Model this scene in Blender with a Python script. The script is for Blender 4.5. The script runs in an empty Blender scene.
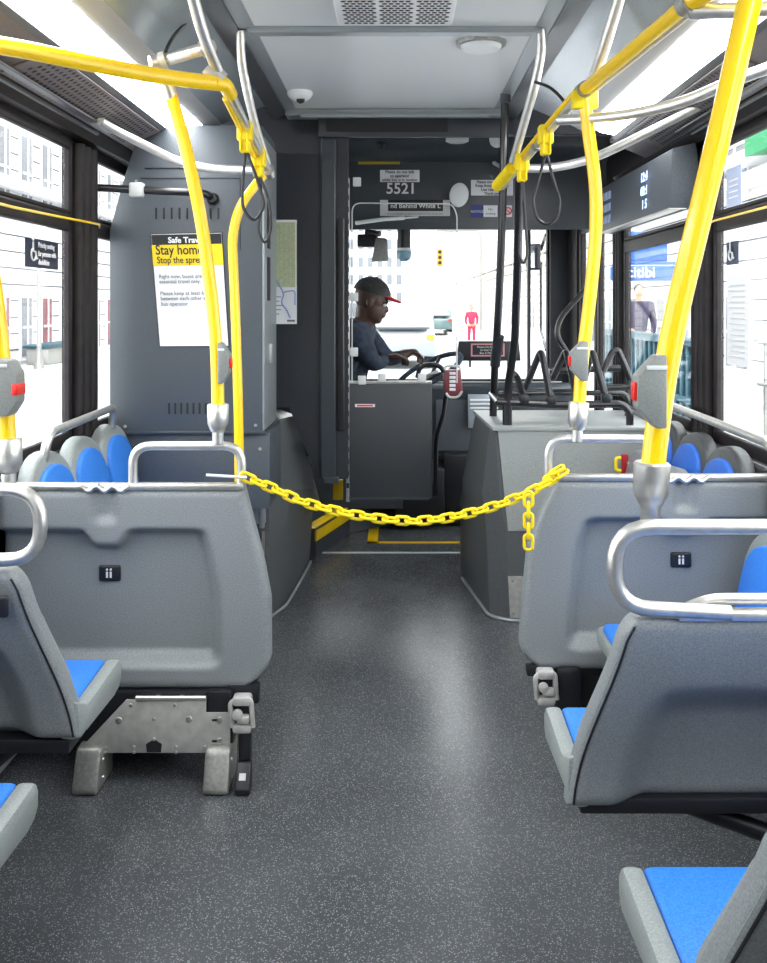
import bpy, bmesh, math, random
from mathutils import Vector, Matrix
random.seed(7)
PI = math.pi
C = bpy.context.scene.collection
F = 960.0
def P(px, py, Y):                       # point of the place seen at a pixel, at distance Y
    return Vector(((px-395)*Y/F, Y, 1.5-(py-305)*Y/F))
# ------------------------------------------------------------------ materials
MATS = {}
def mat(name, col, rough=.5, metal=0, noise=None, scale=60, bump=0, bscale=200, coat=0, emit=None, estr=0, spec=.5):
    m = bpy.data.materials.new(name); m.use_nodes = True
    nt = m.node_tree; b = nt.nodes['Principled BSDF']
    b.inputs['Base Color'].default_value = (*col, 1)
    b.inputs['Roughness'].default_value = rough
    b.inputs['Metallic'].default_value = metal
    b.inputs['Specular IOR Level'].default_value = spec
    b.inputs['Coat Weight'].default_value = coat
    b.inputs['Coat Roughness'].default_value = .12
    tc = nt.nodes.new('ShaderNodeTexCoord')
    if noise:
        n = nt.nodes.new('ShaderNodeTexNoise'); n.inputs['Scale'].default_value = scale; n.inputs['Detail'].default_value = 4
        r = nt.nodes.new('ShaderNodeValToRGB')
        r.color_ramp.elements[0].position = .35; r.color_ramp.elements[1].position = .65
        r.color_ramp.elements[0].color = (*col, 1); r.color_ramp.elements[1].color = (*noise, 1)
        nt.links.new(tc.outputs['Object'], n.inputs['Vector'])
        nt.links.new(n.outputs['Fac'], r.inputs['Fac']); nt.links.new(r.outputs['Color'], b.inputs['Base Color'])
    if bump:
        n2 = nt.nodes.new('ShaderNodeTexNoise'); n2.inputs['Scale'].default_value = bscale
        bp = nt.nodes.new('ShaderNodeBump'); bp.inputs['Strength'].default_value = bump; bp.inputs['Distance'].default_value = .002
        nt.links.new(tc.outputs['Object'], n2.inputs['Vector'])
        nt.links.new(n2.outputs['Fac'], bp.inputs['Height']); nt.links.new(bp.outputs['Normal'], b.inputs['Normal'])
    if emit:
        b.inputs['Emission Color'].default_value = (*emit, 1); b.inputs['Emission Strength'].default_value = estr
    MATS[name] = m
    return m
def glassmat(name, tint=(1, 1, 1), refl=.06, rough=.02):
    m = bpy.data.materials.new(name); m.use_nodes = True
    nt = m.node_tree; nt.nodes.clear()
    o = nt.nodes.new('ShaderNodeOutputMaterial'); mx = nt.nodes.new('ShaderNodeMixShader')
    t = nt.nodes.new('ShaderNodeBsdfTransparent'); g = nt.nodes.new('ShaderNodeBsdfGlossy')
    t.inputs['Color'].default_value = (*tint, 1); g.inputs['Roughness'].default_value = rough
    lw = nt.nodes.new('ShaderNodeLayerWeight'); lw.inputs['Blend'].default_value = .25
    mp = nt.nodes.new('ShaderNodeMapRange'); mp.inputs['To Min'].default_value = refl*.5; mp.inputs['To Max'].default_value = min(1, refl*5)
    nt.links.new(lw.outputs['Fresnel'], mp.inputs['Value']); nt.links.new(mp.outputs['Result'], mx.inputs['Fac'])
    nt.links.new(t.outputs[0], mx.inputs[1]); nt.links.new(g.outputs[0], mx.inputs[2]); nt.links.new(mx.outputs[0], o.inputs['Surface'])
    MATS[name] = m
    return m
SHELL = mat('seat_shell_grey', (.195, .212, .222), .40, noise=(.285, .305, .316), scale=260, bump=.25, bscale=420)
SHELL2 = mat('side_seat_shell', (.24, .265, .26), .4, noise=(.32, .35, .34), scale=220)
BLUE = mat('blue_vinyl', (.02, .16, .62), .5, noise=(.04, .25, .80), scale=300, bump=.2)
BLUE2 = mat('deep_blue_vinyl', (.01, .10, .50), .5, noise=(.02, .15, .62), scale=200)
YEL = mat('yellow_powder_coat', (.96, .62, .003), .3, coat=.35)
YELP = mat('yellow_plastic', (.95, .72, .01), .38)
STEEL = mat('brushed_stainless', (.62, .61, .58), .36, metal=.85, noise=(.72, .71, .68), scale=40)
PLATE = mat('plate_steel', (.50, .49, .46), .4, metal=.35, noise=(.62, .61, .58), scale=30)
CAST = mat('cast_metal', (.32, .32, .30), .42, metal=.6, noise=(.42, .42, .39), scale=90)
BLACK = mat('black_coated_tube', (.012, .012, .014), .3, coat=.3)
BLKP = mat('black_plastic', (.012, .013, .017), .4)
FRAME = mat('window_frame_black', (.009, .0065, .0075), .5, noise=(.016, .012, .0135), scale=20, spec=.3)
CAB = mat('equipment_box_slate', (.058, .068, .080), .5, noise=(.090, .104, .120), scale=330, bump=.15)
CABL = mat('light_edge_aluminium', (.36, .39, .41), .35, metal=.4)
DOORG = mat('driver_door_grey', (.030, .034, .040), .5, noise=(.052, .058, .066), scale=300)
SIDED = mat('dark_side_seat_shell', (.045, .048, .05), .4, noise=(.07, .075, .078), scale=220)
DARK = mat('charcoal_panel', (.020, .024, .031), .45, noise=(.034, .039, .049), scale=300)
DARK2 = mat('charcoal_gloss_panel', (.035, .045, .055), .3, noise=(.055, .065, .078), scale=250)
BOXG = mat('wheel_housing_dark', (.08, .086, .092), .4, noise=(.13, .14, .145), scale=260)
BOXL = mat('wheel_housing_light_sheet', (.27, .29, .285), .45, noise=(.36, .38, .37), scale=260)
CEIL = mat('ceiling_panel_grey', (.58, .60, .61), .38, noise=(.68, .70, .71), scale=280)
DUCT = mat('duct_panel_gloss', (.30, .34, .365), .16, metal=.35, noise=(.33, .37, .40), scale=120)
DUCTW = mat('duct_panel_warm', (.34, .335, .33), .32, noise=(.40, .395, .39), scale=300)
GRILLE = mat('perforated_cover', (.14, .12, .125), .4, noise=(.18, .155, .16), scale=200)
TRIMM = mat('dark_aluminium_trim', (.11, .115, .125), .3, metal=.5)
WHITE = mat('white_plastic', (.78, .80, .80), .4)
OFFW = mat('grey_white_plastic', (.62, .64, .64), .4)
PAPER = mat('white_paper', (.86, .87, .90), .6)
INK = mat('black_ink', (.012, .012, .015), .6)
INKG = mat('grey_ink', (.16, .16, .18), .6)
PYEL = mat('poster_yellow', (.93, .66, .01), .6)
NAVY = mat('navy_sticker', (.008, .018, .055), .4)
NAVY2 = mat('blue_sticker', (.01, .03, .22), .4)
RED = mat('red_button', (.75, .02, .015), .35)
STOPG = mat('button_box_grey', (.20, .215, .205), .45, noise=(.25, .265, .255), scale=200)
MAPG = mat('map_green_paper', (.50, .56, .34), .6, noise=(.60, .66, .46), scale=70)
MAPB = mat('map_blue_ink', (.25, .34, .62), .6)
LIGHT = mat('fluorescent_lens', (.9, .95, 1), .4, emit=(.97, .985, 1), estr=12)
LCDT = mat('display_digits', (.3, .45, .9), .4, emit=(.45, .62, 1), estr=1.6)
SKIN = mat('skin', (.075, .034, .022), .45)
SKINL = mat('light_skin', (.55, .30, .20), .5)
CAPM = mat('dark_cap_cloth', (.02, .02, .022), .8, noise=(.04, .04, .04), scale=80)
REDC = mat('red_cap_brim', (.6, .01, .02), .6)
JACK = mat('slate_jacket', (.014, .022, .042), .8, noise=(.035, .05, .085), scale=30)
TROU = mat('navy_trousers', (.02, .03, .05), .8)
COAT = mat('plum_jacket', (.045, .035, .075), .8)
REDJ = mat('pink_red_coat', (.45, .02, .07), .7)
BUILD = mat('pale_stone', (.74, .74, .75), .8, noise=(.84, .84, .84), scale=1.5)
BUILD2 = mat('cream_stone', (.70, .66, .60), .8, noise=(.8, .77, .72), scale=1.5)
JOINT = mat('stone_joint', (.09, .09, .10), .9)
WGL = mat('facade_window_glass', (.05, .055, .065), .2)
SHOPR = mat('shop_red', (.22, .07, .08), .6)
TEAL = mat('teal_hoarding', (.010, .055, .080), .5, noise=(.018, .085, .115), scale=6)
SIGNB = mat('blue_sign', (.01, .10, .40), .5)
GREEN = mat('green_awning', (.01, .25, .09), .6)
ROAD = mat('pale_road', (.42, .42, .43), .8, noise=(.50, .50, .51), scale=2)
WALK = mat('pavement_concrete', (.58, .57, .56), .8, noise=(.66, .65, .64), scale=3)
CARP = mat('pale_car_paint', (.30, .32, .34), .25, coat=.6)
CARD = mat('teal_car_paint', (.10, .17, .18), .25, coat=.6)
TYRE = mat('tyre_rubber', (.02, .02, .02), .8)
ORNG = mat('signal_orange', (.85, .35, .02), .5)
SIGY = mat('pale_yellow_banner', (.70, .52, .12), .6)
RFARE = mat('maroon_reader', (.22, .05, .06), .35)
TRED = mat('red_webbing', (.45, .01, .02), .6)
GLASS = glassmat('window_glass', (.96, .98, .98), .05)
POLY = glassmat('polycarbonate', (.97, .98, .98), .025)
MIRR = mat('mirror_face', (.9, .9, .92), .08, metal=1)
# speckled floor
def floor_mat():
    m = bpy.data.materials.new('speckled_vinyl_floor'); m.use_nodes = True
    nt = m.node_tree; b = nt.nodes['Principled BSDF']; L = nt.links
    tc = nt.nodes.new('ShaderNodeTexCoord')
    v = nt.nodes.new('ShaderNodeTexVoronoi'); v.inputs['Scale'].default_value = 210
    r = nt.nodes.new('ShaderNodeValToRGB'); e = r.color_ramp.elements
    e[0].position = .16; e[0].color = (1, 1, 1, 1); e[1].position = .42; e[1].color = (0, 0, 0, 1)
    wn = nt.nodes.new('ShaderNodeTexNoise'); wn.inputs['Scale'].default_value = 130
    g = nt.nodes.new('ShaderNodeValToRGB'); g.color_ramp.elements[0].position = .44; g.color_ramp.elements[1].position = .54
    mu = nt.nodes.new('ShaderNodeMath'); mu.operation = 'MULTIPLY'
    n = nt.nodes.new('ShaderNodeTexNoise'); n.inputs['Scale'].default_value = 2.2; n.inputs['Detail'].default_value = 5
    c0 = nt.nodes.new('ShaderNodeValToRGB'); c0.color_ramp.elements[0].position = .3; c0.color_ramp.elements[1].position = .7
    c0.color_ramp.elements[0].color = (.058, .063, .070, 1); c0.color_ramp.elements[1].color = (.092, .099, .107, 1)
    mx = nt.nodes.new('ShaderNodeMix'); mx.data_type = 'RGBA'; mx.inputs[7].default_value = (.36, .39, .41, 1)
    for k in (v, wn, n): L.new(tc.outputs['Object'], k.inputs['Vector'])
    L.new(v.outputs['Distance'], r.inputs['Fac']); L.new(wn.outputs['Fac'], g.inputs['Fac'])
    L.new(r.outputs['Color'], mu.inputs[0]); L.new(g.outputs['Color'], mu.inputs[1])
    L.new(n.outputs['Fac'], c0.inputs['Fac']); L.new(c0.outputs['Color'], mx.inputs[6]); L.new(mu.outputs[0], mx.inputs[0])
    L.new(mx.outputs[2], b.inputs['Base Color'])
    b.inputs['Roughness'].default_value = .27
    bp = nt.nodes.new('ShaderNodeBump'); bp.inputs['Strength'].default_value = .25; bp.inputs['Distance'].default_value = .002
    L.new(wn.outputs['Fac'], bp.inputs['Height']); L.new(bp.outputs['Normal'], b.inputs['Normal'])
    return m
FLOOR = floor_mat()
# ------------------------------------------------------------------ mesh helpers
def NB(): return bmesh.new()
def merge(dst, src):
    me = bpy.data.meshes.new('tmp'); src.to_mesh(me); src.free(); dst.from_mesh(me); bpy.data.meshes.remove(me)
def box(bm, lo, hi, bev=0, M=None, seg=2):
    t = bmesh.new(); bmesh.ops.create_cube(t, size=1)
    lo, hi = Vector(lo), Vector(hi); c = (lo+hi)/2; s = hi-lo
    for v in t.verts: v.co = Vector((v.co.x*s.x+c.x, v.co.y*s.y+c.y, v.co.z*s.z+c.z))
    if bev: bmesh.ops.bevel(t, geom=t.edges[:], offset=min(bev, min(abs(x) for x in s)*.49), segments=seg, profile=.5, affect='EDGES')
    if M is not None: t.transform(M)
    merge(bm, t)
    return bm
def cbox(bm, c, s, bev=0, rot=None):
    c, s = Vector(c), Vector(s)
    M = Matrix.Translation(c) @ (rot.to_4x4() if rot else Matrix.Identity(4))
    return box(bm, -s/2, s/2, bev, M)
def prism(bm, pts, d, bev=0):           # closed outline in 3D pushed along d
    t = bmesh.new(); d = Vector(d)
    a = [t.verts.new(Vector(p)) for p in pts]; b = [t.verts.new(Vector(p)+d) for p in pts]
    n = len(pts); t.faces.new(a); t.faces.new(b[::-1])
    for i in range(n): t.faces.new((a[i], b[i], b[(i+1) % n], a[(i+1) % n]))
    bmesh.ops.recalc_face_normals(t, faces=t.faces[:])
    if bev: bmesh.ops.bevel(t, geom=t.edges[:], offset=bev, segments=2, profile=.5, affect='EDGES')
    merge(bm, t); return bm
def fillet(pts, r, n=6):
    pts = [Vector(p) for p in pts]
    if len(pts) < 3 or r <= 0: return pts
    out = [pts[0]]
    for i in range(1, len(pts)-1):
        p, a, b = pts[i], pts[i-1], pts[i+1]
        d = min(r, (a-p).length*.48, (b-p).length*.48)
        s = p+(a-p).normalized()*d; e = p+(b-p).normalized()*d
        for k in range(n+1):
            t = k/n; out.append(s*(1-t)**2+p*2*t*(1-t)+e*t*t)
    out.append(pts[-1]); return out
def tube(bm, pts, r, fil=0, seg=14, closed=False, rads=None, caps=True):
    pts = fillet(pts, fil) if not closed else [Vector(p) for p in pts]
    n = len(pts); rings = []
    tan = []
    for i in range(n):
        if closed: t = pts[(i+1) % n]-pts[i-1]
        else: t = pts[min(i+1, n-1)]-pts[max(i-1, 0)]
        tan.append(t.normalized())
    up = Vector((0, 0, 1)) if abs(tan[0].z) < .9 else Vector((1, 0, 0))
    nrm = (up-tan[0]*up.dot(tan[0])).normalized()
    for i in range(n):
        nrm = (nrm-tan[i]*nrm.dot(tan[i])).normalized(); bi = tan[i].cross(nrm)
        rr = rads[i] if rads else r
        rings.append([bm.verts.new(pts[i]+(nrm*math.cos(2*PI*k/seg)+bi*math.sin(2*PI*k/seg))*rr) for k in range(seg)])
    for i in range(n if closed else n-1):
        a, b = rings[i], rings[(i+1) % n]
        for k in range(seg): bm.faces.new((a[k], a[(k+1) % seg], b[(k+1) % seg], b[k]))
    if not closed and caps: bm.faces.new(rings[0][::-1]); bm.faces.new(rings[-1])
    return bm
def lathe(bm, base, prof, axis=(0, 0, 1), seg=24):    # prof = [(radius, height)]
    axis = Vector(axis).normalized(); q = Vector((0, 0, 1)).rotation_difference(axis).to_matrix(); base = Vector(base); rings = []
    for r, h in prof: rings.append([bm.verts.new(base+q @ Vector((max(r, .0005)*math.cos(2*PI*k/seg), max(r, .0005)*math.sin(2*PI*k/seg), h))) for k in range(seg)])
    for a, b in zip(rings, rings[1:]):
        for k in range(seg): bm.faces.new((a[k], a[(k+1) % seg], b[(k+1) % seg], b[k]))
    bm.faces.new(rings[0][::-1]); bm.faces.new(rings[-1]); return bm
ORG = {}
def tag(o, label, cat, group=None, kind=None):
    o['label'] = label; o['category'] = cat
    if group: o['group'] = group
    if kind: o['kind'] = kind
    return o
def thing(name, label, cat, loc=(0, 0, 0), group=None):
    o = bpy.data.objects.new(name, None); C.objects.link(o); o.location = loc; o.empty_display_size = .05
    ORG[o] = Vector(loc); tag(o, label, cat, group); return o
def obj(name, bm, m, parent=None, smooth=True, kind=None, ang=40):
    me = bpy.data.meshes.new(name)
    if parent is not None: org = ORG[parent]
    else:
        xs = [v.co for v in bm.verts]
        org = Vector(((min(v.x for v in xs)+max(v.x for v in xs))/2, (min(v.y for v in xs)+max(v.y for v in xs))/2, min(v.z for v in xs)))
    bmesh.ops.translate(bm, verts=bm.verts[:], vec=-org)
    bmesh.ops.recalc_face_normals(bm, faces=bm.faces[:])
    bm.to_mesh(me); bm.free(); me.materials.append(m)
    if smooth:
        me.shade_smooth() if hasattr(me, 'shade_smooth') else [setattr(p, 'use_smooth', True) for p in me.polygons]
        try: me.set_sharp_from_angle(angle=math.radians(ang))
        except Exception: pass
    o = bpy.data.objects.new(name, me); C.objects.link(o)
    if parent is not None: o.parent = parent; o.location = (0, 0, 0)
    else: o.location = org
    ORG[o] = org
    if kind: o['kind'] = kind
    return o
def struct(name, bm, m, parent=None, smooth=False): return obj(name, bm, m, parent, smooth, 'structure')
def single(name, bm, m, label, cat, group=None, **k): return tag(obj(name, bm, m, **k), label, cat, group)
def dup(root, loc, label, group=None):
    r = root.copy(); C.objects.link(r); r.location = loc; r['label'] = label
    if group: r['group'] = group
    for ch in list(root.children):
        c = ch.copy(); C.objects.link(c); c.parent = r
        for g in ch.children:
            d = g.copy(); C.objects.link(d); d.parent = c
    return r
def text(name, s, pos, size, m, parent, right=(1, 0, 0), up=(0, 0, 1), align='LEFT', depth=.0006, bold=0, sx=1):
    cu = bpy.data.curves.new(name, 'FONT'); cu.body = s; cu.size = size; cu.align_x = align; cu.extrude = depth; cu.offset = bold; cu.resolution_u = 3
    t = bpy.data.objects.new('t', cu); C.objects.link(t)
    dg = bpy.context.evaluated_depsgraph_get(); me = bpy.data.meshes.new_from_object(t.evaluated_get(dg))
    bpy.data.objects.remove(t); me.materials.clear(); me.materials.append(m)
    r = Vector(right).normalized(); u = Vector(up).normalized(); n = r.cross(u)
    for v in me.vertices: v.co = Vector(pos)-ORG[parent]+r*v.co.x*sx+u*v.co.y+n*v.co.z
    o = bpy.data.objects.new(name, me); C.objects.link(o); o.parent = parent; ORG[o] = ORG[parent]; return o
def lerp_tab(tab, z):
    if z <= tab[0][0]: return tab[0][1]
    for (a, x), (b, y) in zip(tab, tab[1:]):
        if z <= b:
            t = (z-a)/(b-a); return x+(y-x)*t
    return tab[-1][1]
def ss(a, b, x):
    t = max(0, min(1, (x-a)/(b-a))); return t*t*(3-2*t)
# ------------------------------------------------------------------ the bus shell
YB, YF, WX = -1.6, 7.3, 1.3
b = NB(); box(b, (-1.34, YB, -.12), (1.34, YF+.1, 0)); struct('floor', b, FLOOR)
WIN = {-1: [(.6, 1.75), (1.98, 3.81), (4.12, 4.95), (5.3, 6.85)],
       1: [(.6, 1.75), (1.98, 3.86), (4.14, 5.38)]}  # rear windows left out behind the camera to darken the seat backs
ZB, ZT = .97, 2.155
wn = 0
for sgn, side in ((-1, 'left'), (1, 'right')):
    x0, x1 = sorted((sgn*WX, sgn*(WX+.022)))
    b = NB(); zlow = ZB
    if sgn < 0: box(b, (x0, YB, 0), (x1, YF, ZB))
    else: box(b, (x0, YB, 0), (x1, 5.62, ZB)); box(b, (x0, 6.86, 0), (x1, YF, ZB))
    box(b, (x0, YB, ZT), (x1, YF, 2.5))
    ys = [YB]+[y for w in WIN[sgn] for y in w]+([YF] if sgn < 0 else [5.62])
    for k in range(0, len(ys), 2): box(b, (x0, ys[k], ZB), (x1, ys[k+1], ZT))
    if sgn > 0: box(b, (x0, 6.86, ZB), (x1, YF, ZT))
    struct('wall_'+side, b, FRAME)
    for (a, c) in WIN[sgn]:
        wn += 1
        xi = sgn*(WX-.018)
        b = NB()
        X0, X1 = sorted((xi, sgn*(WX+.006)))
        box(b, (X0, a-.01, ZB-.03), (X1, a+.028, ZT+.01), .005); box(b, (X0, c-.028, ZB-.03), (X1, c+.01, ZT+.01), .005)
        box(b, (X0, a, ZT-.04), (X1, c, ZT+.03), .008); box(b, (X0, a, ZB-.03), (X1, c, ZB+.03), .008)
        box(b, (X0, a, 1.79), (X1, c, 1.86), .01); box(b, (X0-.0, a, 1.86), (X1, c, 1.875), .004)
        w = struct('window_%d' % wn, b, FRAME)
        b = NB(); xg = sgn*(WX+.004); xx = sorted((xg, xg+sgn*.006))
        box(b, (xx[0], a+.02, ZB), (xx[1], c-.02, ZT)); obj('window_pane', b, GLASS, w, False)
    # ribbed pillar covers
    b = NB(); pil = [(3.84, 4.09), (1.76, 1.96)] if sgn < 0 else [(3.89, 4.11), (5.41, 5.6), (1.76, 1.96)]
    for (a, c) in pil:
        n = 3
        for k in range(n):
            y = a+(c-a)*(k+.5)/n; tube(b, [(sgn*(WX-.012), y, .5), (sgn*(WX-.012), y, 2.15)], (c-a)/n*.42, seg=10)
    struct('trim_%d' % (1 if sgn < 0 else 2), b, FRAME, smooth=True)
    # sill ledge, heater cover strips low on the wall
    b = NB()
    xx = sorted((sgn*WX, sgn*(WX-.045)))
    box(b, (xx[0], YB, .90), (xx[1], 5.3, .95), .01); box(b, (xx[0], YB, .86), (xx[1], 5.3, .885), .006); box(b, (xx[0], YB, .80), (xx[1], 5.3, .83), .006)
    struct('trim_%d' % (3 if sgn < 0 else 4), b, TRIMM)
    b = NB()
    for k in range(4): box(b, (xx[0]-(.02 if sgn > 0 else 0), YB, .03+.045*k), (xx[1]+(.02 if sgn < 0 else 0), 4.5, .055+.045*k), .005)
    struct('baseboard_'+side, b, CABL)
# entrance door on the right, glazed leaves
b = NB()
for y0, y1 in ((5.66, 6.24), (6.26, 6.84)):
    box(b, (1.31, y0, .02), (1.35, y0+.07, 2.12), .01); box(b, (1.31, y1-.07, .02), (1.35, y1, 2.12), .01)
    box(b, (1.31, y0, .02), (1.35, y1, .22), .01); box(b, (1.31, y0, 2.0), (1.35, y1, 2.14), .01)
d = struct('door_1', b, FRAME)
b = NB(); box(b, (1.325, 5.7, .2), (1.331, 6.8, 2.02)); obj('door_pane', b, GLASS, d, False)
b = NB(); tube(b, [P(582, 328+12, 5.9)+Vector((.02, 0, -.25)), P(556, 335, 5.95), P(560, 318, 5.95), P(583, 277, 5.9)+Vector((.08, 0, 0))], .016, .06); obj('grab_bar', b, BLACK, d)
b = NB(); box(b, (-WX, YB-.05, 0), (WX, YB, 2.5)); struct('wall_light_block', b, CAB)  # unseen dark wall added close behind the camera to cut light
# ceiling section, swept along the bus
def band(name, prof, y0, y1, m, th=.02, kind=True, parent=None):
    b = NB()
    for sg in ((-1, 1) if prof[0][0] > 0 else (1,)):
        pts = [(sg*x, y0, z) for x, z in prof]+[(sg*x, y0, z+th) for x, z in prof[::-1]]
        prism(b, pts, (0, y1-y0, 0))
    return struct(name, b, m) if kind else b
b = NB(); box(b, (-.53, YB, 2.5), (.53, 5.0, 2.53)); box(b, (-1.34, 4.95, 2.53), (1.34, YF+.1, 2.56)); box(b, (-1.34, YB, 2.53), (1.34, 5.0, 2.56))
struct('ceiling', b, CEIL)
band('trim_5', [(.56, 2.492), (.505, 2.498)], YB, 4.95, CABL, .02)
band('trim_6', [(.62, 2.452), (.56, 2.485)], YB, 4.95, TRIMM, .03)
band('trim_7', [(.83, 2.368), (.62, 2.455)], YB, 4.6, DUCT)
band('trim_8', [(.895, 2.335), (.83, 2.368)], YB, 4.6, DUCTW)
# white light panels: raised lens
for sg, side in ((-1, 'left'), (1, 'right')):
    t = thing('ceiling_light', 'long white fluorescent light strip along the %s side of the ceiling' % side, 'light', (sg*.95, .8, 2.3), 'fluorescent light strips')
    b = NB(); pts = [(sg*x, YB+.1, z) for x, z in ((1.015, 2.288), (.96, 2.298), (.895, 2.33), (.895, 2.345), (1.015, 2.30))]
    prism(b, pts, (0, 4.35-YB, 0)); obj('light_lens', b, LIGHT, t)
    b = NB(); pts = [(sg*x, YB+.1, z) for x, z in ((1.035, 2.272), (1.015, 2.284), (1.015, 2.30), (1.035, 2.30))]
    prism(b, pts, (0, 4.4-YB, 0)); obj('housing', b, TRIMM, t)
band('trim_9', [(1.20, 2.205), (1.03, 2.278)], YB, 4.6, GRILLE)
band('trim_10', [(1.30, 2.16), (1.24, 2.165), (1.20, 2.20)], YB, 5.3, FRAME, .03)
# a rail along the cove
b = NB()
for sg in (-1, 1):
    box(b, (min(sg*1.20, sg*1.24), YB, 2.188), (max(sg*1.20, sg*1.24), 3.9, 2.203), .004); box(b, (min(sg*1.15, sg*1.18), YB, 2.205), (max(sg*1.15, sg*1.18), 3.95, 2.215), .003)
struct('trim_11', b, TRIMM)
# speaker grilles: holes in the cove cover
for sg, side, y0 in ((-1, 'left', 2.9), (1, 'right', 2.95)):
    t = thing('speaker_grille', 'perforated dark speaker grille in the ceiling cove on the %s' % side, 'grille', (sg*1.115, y0+.6, 2.23), 'speaker grilles in the coves')
    b = NB(); box(b, (-.082, y0, -.004), (.082, y0+1.35, .002), .002, Matrix.Translation((sg*1.115, 0, 2.238)) @ Matrix.Rotation(sg*math.atan2(.073, .17), 4, 'Y')); obj('cover', b, GRILLE, t)
    b = NB()
    M = Matrix.Translation((sg*1.115, 0, 2.238)) @ Matrix.Rotation(sg*math.atan2(.073, .17), 4, 'Y')
    for i in range(6):
        for j in range(36):
            pass
            q = bmesh.new(); bmesh.ops.create_circle(q, cap_ends=True, segments=8, radius=.0085)
            q.transform(M @ Matrix.Translation((-.065+.026*i, y0+.06+j*.034+(.017 if i % 2 else 0), -.0052))); merge(b, q)
    obj('perforations', b, INK, t, False)
# cross bar on the ceiling and front moulding
b = NB(); box(b, (-.53, 3.44, 2.478), (.53, 3.50, 2.502), .006); struct('trim_12', b, CABL)
b = NB(); box(b, (-.56, 4.88, 2.462), (.56, 5.0, 2.502), .01); box(b, (-.48, 4.865, 2.452), (.48, 4.90, 2.475), .006); struct('trim_13', b, CABL)
b = NB(); box(b, (-.53, 4.98, 2.385), (1.30, 5.04, 2.53), .004); struct('wall_bulkhead', b, DARK)
# ceiling things
t = thing('air_vent', 'white ceiling air vent with three blocks of round holes', 'vent', (0, 3.15, 2.47))
b = NB(); box(b, (-.20, 2.85, 2.472), (.20, 3.345, 2.5), .01); obj('cover', b, WHITE, t)
b = NB()
for g in range(3):
    b = NB()
    for i in range(5):
        for j in range(19):
            x = -.166+g*.122+i*.0215+(.010 if j % 2 else 0); y = 2.885+j*.0235
            q = bmesh.new(); bmesh.ops.create_circle(q, cap_ends=True, segments=8, radius=.0092); q.transform(Matrix.Translation((x, y, 2.4712))); merge(b, q)
    obj('perforations', b, INK, t, False)
t = thing('ceiling_speaker', 'round pale disc fitting with grey rim on the ceiling, to the right of the vent', 'speaker', P(481, 44, 3.65))
b = NB(); lathe(b, P(481, 44, 3.65), [(.095, .03), (.097, .008), (.094, -.006), (.08, -.008), (.08, .0)]); obj('rim', b, CAST, t)
b = NB(); lathe(b, P(481, 44, 3.65), [(.079, .02), (.078, -.012), (.07, -.022), (.03, -.026), (0, -.026)]); obj('cover', b, WHITE, t)
t = thing('camera_dome', 'small white dome camera on the ceiling near the left bulkhead', 'camera', (-.446, 4.5, 2.44))
b = NB(); lathe(b, (-.446, 4.5, 2.5), [(.058, 0), (.06, -.012), (.05, -.03), (.03, -.045), (0, -.05)]); obj('housing', b, WHITE, t)
b = NB(); lathe(b, (-.44, 4.475, 2.458), [(.02, 0), (.018, -.012), (0, -.02)]); obj('lens', b, BLKP, t)
for sg, p in ((-1, [P(163, 60, 3.1), P(168, 45, 3.12), P(178, 30, 3.15), P(196, 18, 3.2)]), (1, [P(535, 82, 3.45), P(548, 86, 3.4), P(558, 94, 3.35), P(566, 104, 3.3)])):
    b = NB(); tube(b, p, .006, .06, seg=8); single('cable', b, BLACK, 'thin black cable curving over the %s duct panel' % ('left' if sg < 0 else 'right'), 'cable', 'cables over the duct panels')
# ------------------------------------------------------------------ grab rails and poles
def socket(t, base, top):               # stainless cup joining pole to seat rail
    base, top = Vector(base), Vector(top); d = top-base; L = d.length
    b = NB(); lathe(b, base, [(.017, -.002), (.018, L*.28), (.024, L*.32), (.033, L*.5), (.034, L*.97), (.031, L)], d, 20); obj('socket', b, STEEL, t)
def stop_box(t, c, s, dirx, name='stop_button_box'):
    # faceted housing on the side of the pole
    w, h, dp = s; c = Vector(c); x = dirx
    pts = [(0, -h/2), (w*.35, -h/2), (w, -h*.22), (w, h*.22), (w*.35, h/2), (0, h/2)]
    b = NB(); prism(b, [c+Vector((x*a, -dp/2, z)) for a, z in pts], (0, dp, 0), .004); o = obj(name, b, STOPG, t)
    b = NB(); box(b, c+Vector((x*w-.007, -dp*.35, -h*.13)), c+Vector((x*w+.007, dp*.2, h*.13)), .004)
    obj('button', b, RED, o)
    b = NB(); box(b, c+Vector((min(0, x*w*.7), -dp/2-.003, h*.30)), c+Vector((max(0, x*w*.6), -dp/2+.003, h*.36)), .001); obj('label_strip', b, OFFW, o)
# left overhead rail
LA = Vector((-.53, 3.0, 2.19)); LB = Vector((-.5, 3.78, 2.03))
t = thing('grab_rail', 'yellow and chrome overhead grab rail above the aisle on the left', 'grab rail', LA)
b = NB(); tube(b, [(-1.16, 2.2, 2.13), (-.99, 2.4, 2.152), (-.86, 2.62, 2.165), (-.70, 2.86, 2.18), LA], .0235, .12, 18)
tube(b, [LA+Vector((-.03, -.03, 0)), LA, LA.lerp(LB, .1)], .0225, .03, 18); obj('yellow_tube', b, YEL, t)
b = NB(); tube(b, [LA.lerp(LB, .08), LB+Vector((.0, .02, -.004))], .0165, 0, 14); obj('chrome_tube', b, STEEL, t)
b = NB()
for o in (-.018,): tube(b, [LA.lerp(LB, .1)+Vector((o, 0, -.012)), LB+Vector((o, -.05, -.012))], .009, 0, 10)
obj('yellow_strip', b, YEL, t)
b = NB(); tube(b, [P(190, -14, 2.75), P(203, 35, 2.85), P(218, 72, 2.98)], .018, .1); obj('hanger', b, STEEL, t)
b = NB(); tube(b, [P(150, 62, 2.95), P(165, 60, 2.97), P(213, 46, 2.9)], .02, .03); obj('cross_tube', b, STEEL, t)
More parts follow.
